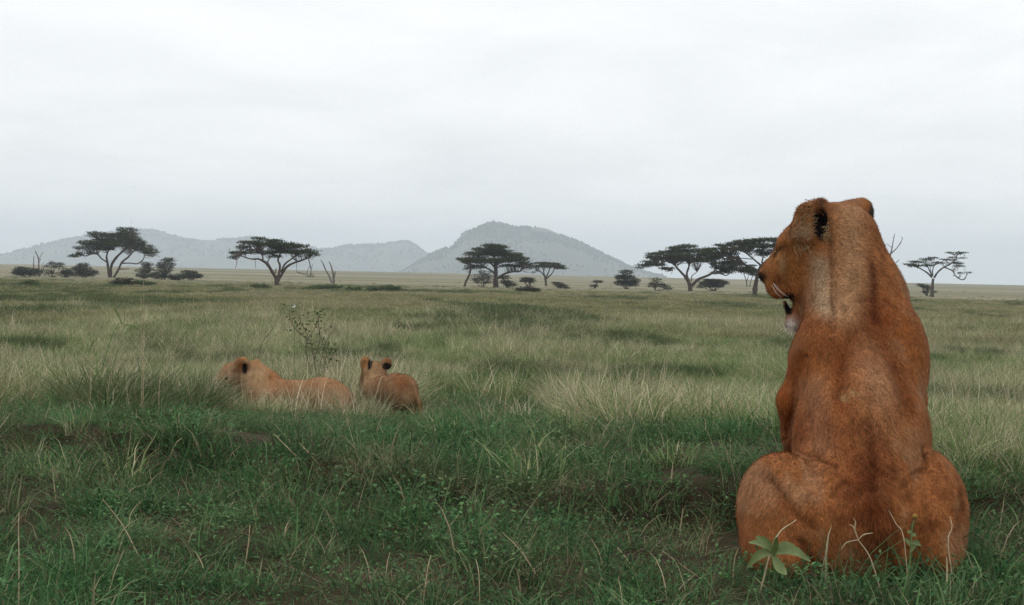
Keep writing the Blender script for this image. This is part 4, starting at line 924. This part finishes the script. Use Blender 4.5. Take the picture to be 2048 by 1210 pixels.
def blades(n, ln, wd, rad, lean, droop, dry, seed, segs=3, kink=0.0):
    rng = np.random.default_rng(seed)
    V = []; FQ = []; FT = []; DR = []; SH = []; nv = 0
    for i in range(n):
        a = rng.uniform(0, 2 * np.pi); r = rad * math.sqrt(rng.random()); b = np.array([r * math.cos(a), r * math.sin(a), -0.02])
        a2 = a + rng.normal() * 0.9; dr = np.array([math.cos(a2), math.sin(a2), 0]); Ln = rng.uniform(*ln); W = rng.uniform(*wd)
        le = abs(rng.normal(lean, lean * 0.6)); do = rng.uniform(0, droop)
        fa = rng.uniform(0, np.pi); sd = np.array([math.cos(fa), math.sin(fa), 0])
        kk = rng.normal(size=3) * kink
        pts = []
        for s in range(segs + 1):
            t = s / segs
            p = b + dr * Ln * (le * t * 0.6 + le * t * t * 0.7 + do * t ** 3) + np.array([0, 0, Ln * (t * math.cos(min(le, 1.3)) - do * 0.8 * t * t * t)]) + kk * Ln * (t > 0.5)
            pts.append(p)
        base = nv
        for s in range(segs):
            w = W * (1 - 0.85 * (s / segs) ** 1.5) * 0.5
            V += [pts[s] - sd * w, pts[s] + sd * w]; nv += 2
        V.append(pts[segs]); nv += 1
        for s in range(segs - 1): FQ.append([base + 2 * s, base + 2 * s + 1, base + 2 * s + 3, base + 2 * s + 2])
        FT.append([nv - 3, nv - 2, nv - 1])
        m_ = 2 * segs + 1
        d_ = float(np.clip(rng.uniform(0.7, 1.1) if rng.random() < dry else rng.uniform(-0.1, 0.3), -0.2, 1.2))
        DR += [d_] * m_; SH += [rng.random()] * m_
    return V, FQ, FT, DR, SH

def herb_leaves(n, seed, h=0.10, lf=(0.012, 0.024), rad=0.05):
    rng = np.random.default_rng(seed); V = []; FQ = []; DR = []; SH = []
    for i in range(n):
        c = np.array([rng.normal() * rad, rng.normal() * rad, rng.uniform(0.01, h)]); a = rng.uniform(0, 6.28); el = rng.uniform(-0.3, 0.8)
        d = np.array([math.cos(a) * math.cos(el), math.sin(a) * math.cos(el), math.sin(el)]); s = np.cross(d, [0, 0, 1]) + rng.normal(size=3) * .3; s /= np.linalg.norm(s); L_ = rng.uniform(*lf)
        k = len(V); V += [c, c + d * L_ * .5 + s * L_ * .28, c + d * L_, c + d * L_ * .5 - s * L_ * .28]; FQ.append([k, k + 1, k + 2, k + 3])
        DR += [rng.uniform(-.1, .15)] * 4; SH += [rng.random()] * 4
    return V, FQ, [], DR, SH

def merge(*lst):
    V = []; FQ = []; FT = []; DR = []; SH = []
    for v, fq, ft, dr, sh in lst:
        k = len(V); V += list(v); FQ += [[i + k for i in f] for f in fq]; FT += [[i + k for i in f] for f in ft]; DR += dr; SH += sh
    return V, FQ, FT, DR, SH

def proto(coll, name, data, mat):
    V, FQ, FT, DR, SH = data
    fl = [np.array(f) for f in (FQ, FT) if len(f)]
    o = mesh_np(name, V, fl, mat, attrs={'dry': ('FLOAT', DR), 'shade': ('FLOAT', SH)})
    COL.objects.unlink(o); coll.objects.link(o)

def scatter(name, label, coll, pts, idx, yaw, scl, tilt=0.15, seed=0):
    rng = np.random.default_rng(seed); n = len(pts)
    me = bpy.data.meshes.new(name); me.vertices.add(n); me.vertices.foreach_set('co', pts.astype(np.float32).ravel())
    a = me.attributes.new('pick', 'INT', 'POINT'); a.data.foreach_set('value', idx.astype(np.int32))
    rot = np.stack([rng.normal(0, tilt, n), rng.normal(0, tilt, n), yaw], -1)
    a = me.attributes.new('turn', 'FLOAT_VECTOR', 'POINT'); a.data.foreach_set('vector', rot.astype(np.float32).ravel())
    a = me.attributes.new('size', 'FLOAT_VECTOR', 'POINT'); a.data.foreach_set('vector', scl.astype(np.float32).ravel())
    o = bpy.data.objects.new(name, me); COL.objects.link(o); tag(o, label, 'grass', kind='stuff')
    ng = bpy.data.node_groups.new(name, 'GeometryNodeTree')
    ng.interface.new_socket('Geometry', in_out='INPUT', socket_type='NodeSocketGeometry')
    ng.interface.new_socket('Geometry', in_out='OUTPUT', socket_type='NodeSocketGeometry')
    gi = ng.nodes.new('NodeGroupInput'); go = ng.nodes.new('NodeGroupOutput')
    ci = ng.nodes.new('GeometryNodeCollectionInfo'); ci.inputs['Collection'].default_value = coll; ci.inputs['Separate Children'].default_value = True; ci.inputs['Reset Children'].default_value = True
    ip = ng.nodes.new('GeometryNodeInstanceOnPoints'); ip.inputs['Pick Instance'].default_value = True
    def att(nm, ty):
        k = ng.nodes.new('GeometryNodeInputNamedAttribute'); k.data_type = ty; k.inputs['Name'].default_value = nm; return k.outputs['Attribute']
    ng.links.new(gi.outputs[0], ip.inputs['Points']); ng.links.new(ci.outputs[0], ip.inputs['Instance'])
    ng.links.new(att('pick', 'INT'), ip.inputs['Instance Index']); ng.links.new(att('turn', 'FLOAT_VECTOR'), ip.inputs['Rotation']); ng.links.new(att('size', 'FLOAT_VECTOR'), ip.inputs['Scale'])
    ng.links.new(ip.outputs[0], go.inputs[0])
    md = o.modifiers.new('sward', 'NODES'); md.node_group = ng
    return o

def spread(n, y0, y1, seed, pw=1.0, k=0.40, mrg=0.7):
    """points in the strip of ground y0..y1, thinner with distance for pw > 0"""
    rng = np.random.default_rng(seed)
    t = rng.random(n)
    if pw == 1.0: y = y0 * (y1 / y0) ** t            # density falls with 1/y per unit area of a widening strip
    else: y = y0 + (y1 - y0) * t
    hw = k * y + mrg
    if pw != 1.0:
        keep = rng.random(n) < hw / (k * y1 + mrg); y = y[keep]; hw = hw[keep]
    x = rng.uniform(-1, 1, len(y)) * hw
    return x, y, rng

def clear_of(x, y, e):          # e: (cx, cy, rx, ry)
    return ((x - e[0]) / e[2]) ** 2 + ((y - e[1]) / e[3]) ** 2 > 1

SITS = (1.06, 4.93, .36, .44); LIES = (K(570, 830, 0)[0], 13.62, .66, .3); STANDS = (K(780, 830, 0)[0], 13.65, .2, .45)
def sector(x, y):               # strip of ground through which the two far lions are seen
    pxx = 1024 + x / y * F
    return sstep(395, 440, pxx) * (1 - sstep(850, 900, pxx)) * (y < 13.45)

# belt 1: short green sward round the sitting lioness
c1 = bpy.data.collections.new('short_grass_kinds')
def recol(data, lo, hi, dlo=None, dhi=None, seed=0):
    rng = np.random.default_rng(seed); V, FQ, FT, DR, SH = data
    u = np.array(SH); SH = list(lo + (hi - lo) * u)
    if dlo is not None: DR = list(dlo + (dhi - dlo) * u)
    return V, FQ, FT, DR, SH
def patch(seed, ng, nh, nt, nl, ns):
    rr = .115
    return merge(blades(ng, (.035, .12), (.0030, .0068), rr, .75, .6, .06, seed, 3, .05),
                 herb_leaves(nh, seed + 1000, .085, (.010, .022), rr * .6),
                 recol(blades(nt, (.05, .14), (.0016, .0032), rr, 1.25, .3, .8, seed + 2000, 3, .14), 0, .45, .8, 1.1),
                 blades(nl, (.10, .22), (.004, .0080), rr * .8, .4, .45, .08, seed + 3000, 4),
                 recol(blades(max(1, ns), (.07, .18), (.0020, .0038), rr, .7, .15, 1.0, seed + 4000, 3, .05), .6, 1., .9, 1.1))
for i in range(6): proto(c1, f'patch_a{i}', patch(300 + i, 150, 14, 10, 6, 1), M_g_fore)
for i in range(5): proto(c1, f'patch_b{i}', patch(310 + i, 75, 90, 14, 3, 1), M_g_fore)
for i in range(4): proto(c1, f'patch_c{i}', patch(320 + i, 44, 14, 70, 3, 3), M_g_fore)
for i in range(4): proto(c1, f'patch_d{i}', patch(330 + i, 90, 10, 8, 28, 1), M_g_fore)
TX = [-8, -2.6, -2.0, -0.75, -0.5, 0.15, 0.5, 1.5, 2.0, 8]
TY = [10.5, 10.5, 11.5, 12.5, 19.0, 19.0, 8.6, 8.0, 6.6, 6.2]
def tall_from(x, y):            # where the tall grass starts, ragged
    xr = x * 9.0 / np.maximum(y, 7)
    return np.interp(xr, TX, TY) * (.8 + .4 * fbm(x * .8, y * .35, 91, 3))
x, y, rng = spread(19500, 3.3, 22, 1, pw=0)
z = gz(x, y); dbank = y - bank_y(x)
face = np.exp(-((dbank + .02) / .16) ** 2) * (1 - sstep(2.2, 3.2, x)) * sstep(.40, .62, fbm(x * 1.6, y * .6, 60, 2))
nz = fbm(x * 1.3, y * 1.1, 61, 3); tf = tall_from(x, y)
keep = clear_of(x, y, SITS) & clear_of(x, y, LIES) & clear_of(x, y, STANDS) & (rng.random(len(x)) > face * .3) & (rng.random(len(x)) < .60 + 1.2 * nz - .85 * sstep(0, 3, y - tf)) & (rng.random(len(x)) < 1.2 * 8 / np.maximum(y, 8))
x, y, z, face, nz = x[keep], y[keep], z[keep], face[keep], nz[keep]; n = len(x)
u = rng.random(n) - face * .5 + (fbm(x * 1.5, y * 1.2, 63, 3) - .5) * 1.2
kind = np.where(u < .12, rng.integers(11, 15, n), np.where(u < .42, rng.integers(6, 11, n), np.where(u < .88, rng.integers(0, 6, n), rng.integers(15, 19, n))))
s = rng.uniform(.75, 1.2, n) * (.45 + 1.1 * fbm(x * 1.3, y * 1.0, 62, 3)); s = np.where((y < 4.52) & (y > 4.25) & (x > .66) & (x < 1.46), np.maximum(s, .95) * 1.2, s); s *= 1 - .35 * sector(x, y) * (y > 7)
scatter('short_grass', 'short dark green grass and herbs covering the near ground', c1, np.stack([x, y, z], -1), kind, rng.uniform(0, 6.28, n), np.stack([np.maximum(s, .9), np.maximum(s, .9), s * rng.uniform(.8, 1.25, n)], -1), .10, 1)

# belt 2: taller tussocks, dry straw among green
c2 = bpy.data.collections.new('tall_grass_kinds')
for i in range(6): proto(c2, f'tussock_a{i}', blades(52, (.18, .48), (.0042, .0085), .13, .32, .35, .55, 400 + i, 4, .03), M_g_mid)
for i in range(6): proto(c2, f'tussock_b{i}', blades(60, (.10, .32), (.006, .012), .15, .45, .5, .14, 410 + i, 3, .02), M_g_mid)
for i in range(4): proto(c2, f'tussock_c{i}', blades(10, (.36, .70), (.0035, .007), .10, .3, .2, .95, 420 + i, 4, .03), M_g_mid)
for i in range(4): proto(c2, f'tussock_d{i}', blades(110, (.20, .46), (.005, .010), .20, .5, .5, .10, 430 + i, 3, .02), M_g_dark)
x, y, rng = spread(44000, 6.0, 70, 2)
z = gz(x, y); sec = sector(x, y); tf = tall_from(x, y)
nz = fbm(x * .35, y * .16, 71, 3)
keep = clear_of(x, y, SITS) & clear_of(x, y, LIES) & clear_of(x, y, STANDS) & (rng.random(len(x)) < .010 + .99 * sstep(-.8, 1.2, y - tf)) & (rng.random(len(x)) > sec * np.where((y > 12.2) & (y < 13.5), .25, .92)) & (rng.random(len(x)) < .2 + 1.5 * nz)
x, y, z, sec, nz = x[keep], y[keep], z[keep], sec[keep], nz[keep]; n = len(x)
u = rng.random(n) + (fbm(x * .3, y * .14, 73, 3) - .5) * 1.8
dk = (fbm(x * .7, y * .2, 75, 4) > .61) & (rng.random(n) < .45)
kind = np.where(u < .46, rng.integers(6, 12, n), np.where(u < .95, rng.integers(0, 6, n), rng.integers(12, 16, n)))
kind = np.where(dk & (sec < .3), rng.integers(16, 20, n), kind)
s = rng.uniform(.7, 1.15, n) * (.35 + 1.2 * fbm(x * .4, y * .16, 74, 3)) * (1 + .3 * sstep(20, 60, y)); s *= 1 - np.where((y > 12.2) & (y < 13.5), .38, .62) * sec
s *= .75 + .25 * sstep(6, 10, y)
scatter('tall_grass', 'tall mixed green and straw coloured grass of the middle distance', c2, np.stack([x, y, z], -1), kind, rng.uniform(0, 6.28, n), np.stack([s * 1.05, s * 1.05, s], -1), .08, 2)

# belt 3: sward reaching the trees
c3 = bpy.data.collections.new('far_grass_kinds')
for i in range(5): proto(c3, f'sward_a{i}', blades(44, (.16, .36), (.012, .024), .38, .35, .4, .55, 500 + i, 2), M_g_far)
for i in range(4): proto(c3, f'sward_b{i}', blades(50, (.14, .30), (.016, .03), .42, .5, .4, .18, 510 + i, 2), M_g_far)
for i in range(3): proto(c3, f'sward_c{i}', blades(90, (.25, .55), (.016, .03), .6, .5, .4, .10, 520 + i, 2), M_g_dark)
x, y, rng = spread(62000, 45, 420, 3, mrg=3)
z = gz(x, y); nz = fbm(x * .06, y * .03, 81, 4)
keep = (rng.random(len(x)) < .15 + 1.4 * nz) & (rng.random(len(x)) > sstep(170, 300, y) * .9)
x, y, z = x[keep], y[keep], z[keep]; n = len(x)
u = rng.random(n) + (fbm(x * .10, y * .03, 83, 4) - .5) * 1.8
kind = np.where(u < .5, rng.integers(5, 9, n), rng.integers(0, 5, n))
dk = (fbm(x * .16, y * .035, 85, 4) > .62) & (rng.random(n) < .22); kind = np.where(dk, rng.integers(9, 12, n), kind)
s = rng.uniform(.7, 1.3, n) * (.35 + 1.2 * fbm(x * .08, y * .04, 84, 3)) * (1 - .45 * sstep(150, 260, y))
scatter('far_grass', 'pale olive grass stretching back to the acacias', c3, np.stack([x, y, z], -1), kind, rng.uniform(0, 6.28, n), np.stack([s * 1.2, s * 1.2, s], -1), .05, 3)

# ------------------------------------------------------------------ single plants that stand out of the sward
def plant_base(px, py, d=None):
    if d is None: d, p = raycast(px, py)
    p = P(px, py, d); p[2] = float(gz(p[0], p[1])); return d, p

def leaf_strip(a, b, width, sag, mat, parent, name='leaf', up=(0, 0, 1)):
    """curved pointed leaf with a folded midrib from a to b"""
    a = np.array(a); b = np.array(b); L_ = np.linalg.norm(b - a); ax = (b - a) / L_
    sd = np.cross(ax, np.array([0.15, -1.0, 0.35])); sd /= np.linalg.norm(sd); nn = np.cross(sd, ax)
    V = []; Fq = []
    for k in range(7):
        t = k / 6; c = a + (b - a) * t + np.array(up) * sag * math.sin(math.pi * t) * L_
        w_ = width * (math.sin(math.pi * min(.97, .06 + t * .94)) ** .7) * .5
        V += [c - sd * w_ + nn * w_ * .35, c, c + sd * w_ + nn * w_ * .35]
    for k in range(6):
        i = 3 * k; Fq += [[i, i + 1, i + 4, i + 3], [i + 1, i + 2, i + 5, i + 4]]
    return mesh_np(name, V, np.array(Fq), mat, parent, smooth=True)

# broad-leaved plant in front of the lioness' haunch
Zq = lambda x, y: (1440 + x / 3.781, 880 + y / 3.781)
d, g = plant_base(*Zq(395, 1150), 4.28)
e = empty('broadleaf_plant', g); tag(e, 'broad-leaved green plant in front of the sitting lioness haunch', 'plant')
top = P(*Zq(405, 850), 4.27)
v, f, _, _ = tube([g, (g + top) / 2 + [0.006, 0, 0], top], [.005, .004, .003], 6); mesh_np('stem', v, f, M_greenstem, e)
for i, (tx, ty, dd_, wd, sg) in enumerate([(270, 728, -.02, .026, .1), (218, 775, .03, .022, .18), (425, 735, -.04, .022, .0), (565, 800, .02, .030, .12), (685, 918, -.03, .030, .2), (500, 1020, -.05, .032, .15), (205, 965, .02, .028, .2), (440, 1040, .05, .028, .1), (300, 850, .06, .024, .15)]):
    leaf_strip(top + [0, 0, -.004 * (i % 3)], P(*Zq(tx, ty), 4.27 + dd_), wd, sg * (1 if i not in (5, 7) else -1), M_plant, e)
def stalk(name, label, cat, pts, rad, mat, d, group=None, heads=(), leaves=(), headmat=None):
    """pts: photograph pixels from the ground up at depth d"""
    g = P(*pts[0], d); g[2] = float(gz(g[0], g[1])) - .01
    q3 = [g] + [P(a, b, d + .03 * i) for i, (a, b) in enumerate(pts[1:], 1)]
    if q3[1][2] < g[2] + .02: q3.pop(1)
    e = empty(name, g); tag(e, label, cat, group)
    v, f, _, _ = tube(q3, np.linspace(rad, rad * .45, len(q3)), 5); mesh_np('stem', v, f, mat, e)
    for h_ in heads:
        hp = [P(a, b, d + .03 * (len(pts) - 1)) for a, b in h_]
        r_ = rad * np.interp(np.linspace(0, 1, len(hp)), [0, .4, 1], [.5, .9, .3])
        v, f, _, _ = tube(hp, r_, 5); mesh_np('seed_head', v, f, headmat or mat, e)
    for (a, b, wd, sg) in leaves:
        leaf_strip(P(*a, d), P(*b, d), wd, sg, M_plant, e)
    return e
stalk('finger_grass', 'finger grass stem with spread seed spikes before the lioness rump', 'grass', [Zq(1245, 1080), Zq(1140, 900), Zq(1045, 755)], .0026, M_straw, 4.24,
      heads=[[Zq(1045, 755), Zq(1020, 680), Zq(1025, 620), Zq(1008, 588)], [Zq(1045, 755), Zq(1010, 660), Zq(975, 638)], [Zq(1045, 752), Zq(1090, 715), Zq(1155, 703)], [Zq(1045, 755), Zq(960, 775), Zq(915, 825)]])
e = stalk('flowering_herb', 'upright green herb with a yellow flower head before the lioness', 'plant', [Zq(1410, 1150), Zq(1440, 880), Zq(1450, 700), Zq(1470, 590)], .003, M_greenstem, 4.25,
      heads=[[Zq(1450, 690), Zq(1450, 655), Zq(1455, 630)]], leaves=[(Zq(1445, 700), Zq(1415, 690), .012, .1), (Zq(1448, 720), Zq(1485, 715), .012, .1), (Zq(1445, 780), Zq(1520, 800), .016, .2), (Zq(1440, 800), Zq(1395, 745), .012, .1), (Zq(1435, 850), Zq(1500, 760), .014, .1)])
v, f = sphere(P(*Zq(1475, 578), 4.34), .0085, 7); mesh_np('flower', v, f, M_flower, e, smooth=True)
stalk('dry_stalk', 'stout pale broken stalk leaning over the broad-leaved plant', 'grass', [Zq(300, 1000), Zq(420, 745), Zq(578, 603)], .0030, M_straw, 4.33)
stalk('dry_stalk', 'thin pale curved stalk before the lioness right haunch', 'grass', [Zq(1800, 900), Zq(1725, 790), Zq(1755, 660), Zq(1738, 580)], .0020, M_straw, 4.27)
stalk('dry_stalk', 'thin slanting stalk rising behind the yellow-flowered herb', 'grass', [Zq(1440, 850), Zq(1390, 742), Zq(1330, 630), Zq(1275, 530)], .0018, M_straw, 4.30)
LBL = 'pale dry grass stalk standing in the short green foreground grass'
for pts in ([(37, 1235), (38, 1120), (37, 1060), (38, 1025)], [(208, 1215), (228, 1150), (248, 1100)], [(282, 1118), (245, 1050), (205, 998)], [(845, 1210), (855, 1140), (862, 1110)], [(1412, 1160), (1370, 1135), (1326, 1103)], [(1090, 1170), (1040, 1100), (1005, 1065)],
            [(490, 1130), (497, 1085), (500, 1050)], [(770, 1160), (775, 1125), (780, 1105)], [(1285, 1165), (1255, 1120), (1235, 1095)], [(960, 1210), (958, 1150), (952, 1118)], [(620, 935), (575, 895), (548, 868)], [(330, 935), (350, 890), (364, 876)], [(640, 930), (612, 900), (598, 885)]):
    D_, _ = raycast(*pts[0]); stalk('dry_stalk', LBL, 'grass', pts, .0022 * D_ / 4.5, M_straw, D_, 'dry stalks in the foreground grass')
LBL2 = 'long pale bent grass stalk rising from the tall grass'
for pts in ([(1130, 900), (1150, 850), (1180, 800), (1186, 796)], [(1262, 880), (1275, 830), (1300, 790), (1312, 762)], [(1270, 830), (1240, 800), (1165, 783)], [(1900, 905), (1895, 840), (1880, 790)], [(1930, 880), (1925, 830), (1912, 780), (1905, 760)], [(1010, 815), (1016, 760), (1012, 730)], [(1470, 830), (1435, 760), (1400, 700), (1390, 690)], [(180, 815), (182, 740), (186, 650)], [(700, 880), (690, 820), (670, 780)], [(320, 760), (345, 715), (362, 655)]):
    D_ = 9.2; stalk('dry_stalk', LBL2, 'grass', [(pts[0][0], pts[0][1] + 10)] + pts, .0032, M_straw, D_, 'long stalks over the tall grass')
D_ = 8.6
stalk('tall_grass_stalk', 'tallest thin pale stalk reaching up across the edge of the plain', 'grass', [(286, 830), (287, 720), (288, 640), (287, 560)], .0022, M_straw, D_, 'pair of tall stalks')
stalk('tall_grass_stalk', 'slightly shorter thin pale stalk right against the tallest stalk', 'grass', [(283, 830), (284, 720), (283, 650), (282, 590)], .0020, M_straw, D_, 'pair of tall stalks')
stalk('tall_green_blade', 'tall dark green grass stem with two drooping blades beside the tall stalks', 'grass', [(175, 750), (215, 700), (235, 650), (248, 645), (248, 612)], .0022, M_greenstem, D_, leaves=[((244, 648), (222, 606), .016, .06), ((246, 650), (278, 660), .014, .1), ((168, 690), (145, 692), .012, .15), ((176, 712), (190, 678), .012, .1)])

# leafy weed and leaning twigs behind the lying lioness
d, g = plant_base(640, 772, 16.0)
e = empty('leafy_weed', g); tag(e, 'straggly leafy weed with small dark leaves behind the lying lioness', 'plant')
rng = np.random.default_rng(90); tp = Parts(); lv = []
for pts in ([(640, 770), (625, 700), (605, 650), (592, 625)], [(628, 720), (640, 680), (636, 640), (640, 628)], [(640, 770), (650, 720), (665, 690)], [(615, 680), (585, 650), (578, 620)], [(640, 760), (662, 715), (664, 705)]):
    q3 = [P(a, b, 16.0) for a, b in pts]
    if pts[0][1] >= 770: q3[0] = g
    v, f, sp, _ = tube(q3, np.linspace(.006, .002, len(q3)), 4); tp.add(v, f); lv.append(sp[len(sp) // 4:])
tp.build('stem', M_twig, e)
lp = np.repeat(np.vstack(lv), 6, 0); lp = lp + rng.normal(size=lp.shape) * .055
v, f = leaf_quads(lp, rng.uniform(.012, .025, len(lp)), rng, .3, .6)
o = mesh_np('foliage', v, f, M_leaf_green, e, attrs={'shade': ('FLOAT', np.repeat(rng.random(len(lp)), 4))})
stalk('bare_twig', 'bare reddish twig rising through the leafy weed', 'twig', [(640, 760), (618, 690), (632, 650), (640, 632)][:1] + [(612, 700), (628, 660), (641, 630)], .006, M_twig, 16.2, 'bare twigs by the weed')
stalk('bare_twig', 'bare reddish twig leaning away from the leafy weed towards the young lion', 'twig', [(625, 765), (650, 690), (672, 655)], .006, M_twig, 16.3, 'bare twigs by the weed')
stalk('bare_twig', 'dark slanting twig rising above the lying lioness neck', 'twig', [(505, 760), (520, 700), (540, 665), (552, 650)], .005, M_twig, 14.6)
e = stalk('white_flower', 'single tiny white flower on a thin stem above the grass', 'flower', [(590, 680), (589, 640), (588, 616)], .003, M_greenstem, 17)
for k in range(5):
    a = 2 * math.pi * k / 5; c = P(588, 612, 17.06); b_ = c + .022 * np.array([math.cos(a), -.2, math.sin(a)])
    leaf_strip(c, b_, .016, .05, M_white, e, 'petal')

# ------------------------------------------------------------------ haze over the whole plain
def haze():
    mt, N, L = new_mat('haze_air')
    o = N('ShaderNodeOutputMaterial'); vsn = N('ShaderNodeVolumePrincipled')
    vsn.inputs['Color'].default_value = (0.80, 0.90, 1.0, 1); vsn.inputs['Density'].default_value = HAZE; vsn.inputs['Anisotropy'].default_value = 0.0
    L(vsn.outputs[0], o.inputs['Volume'])
    try: mt.cycles.homogeneous_volume = True
    except Exception: pass
    x, y0, y1, z0, z1 = 9200, -40, 9100, -14, 232
    V = np.array([[a, b, c] for c in (z0, z1) for b in (y0, y1) for a in (-x, x)], float)
    Fc = np.array([[0, 2, 3, 1], [4, 5, 7, 6], [0, 1, 5, 4], [2, 6, 7, 3], [0, 4, 6, 2], [1, 3, 7, 5]])
    o = mesh_np('haze', V, Fc, mt); tag(o, kind='stuff')
HAZE = 2.15e-4
haze()
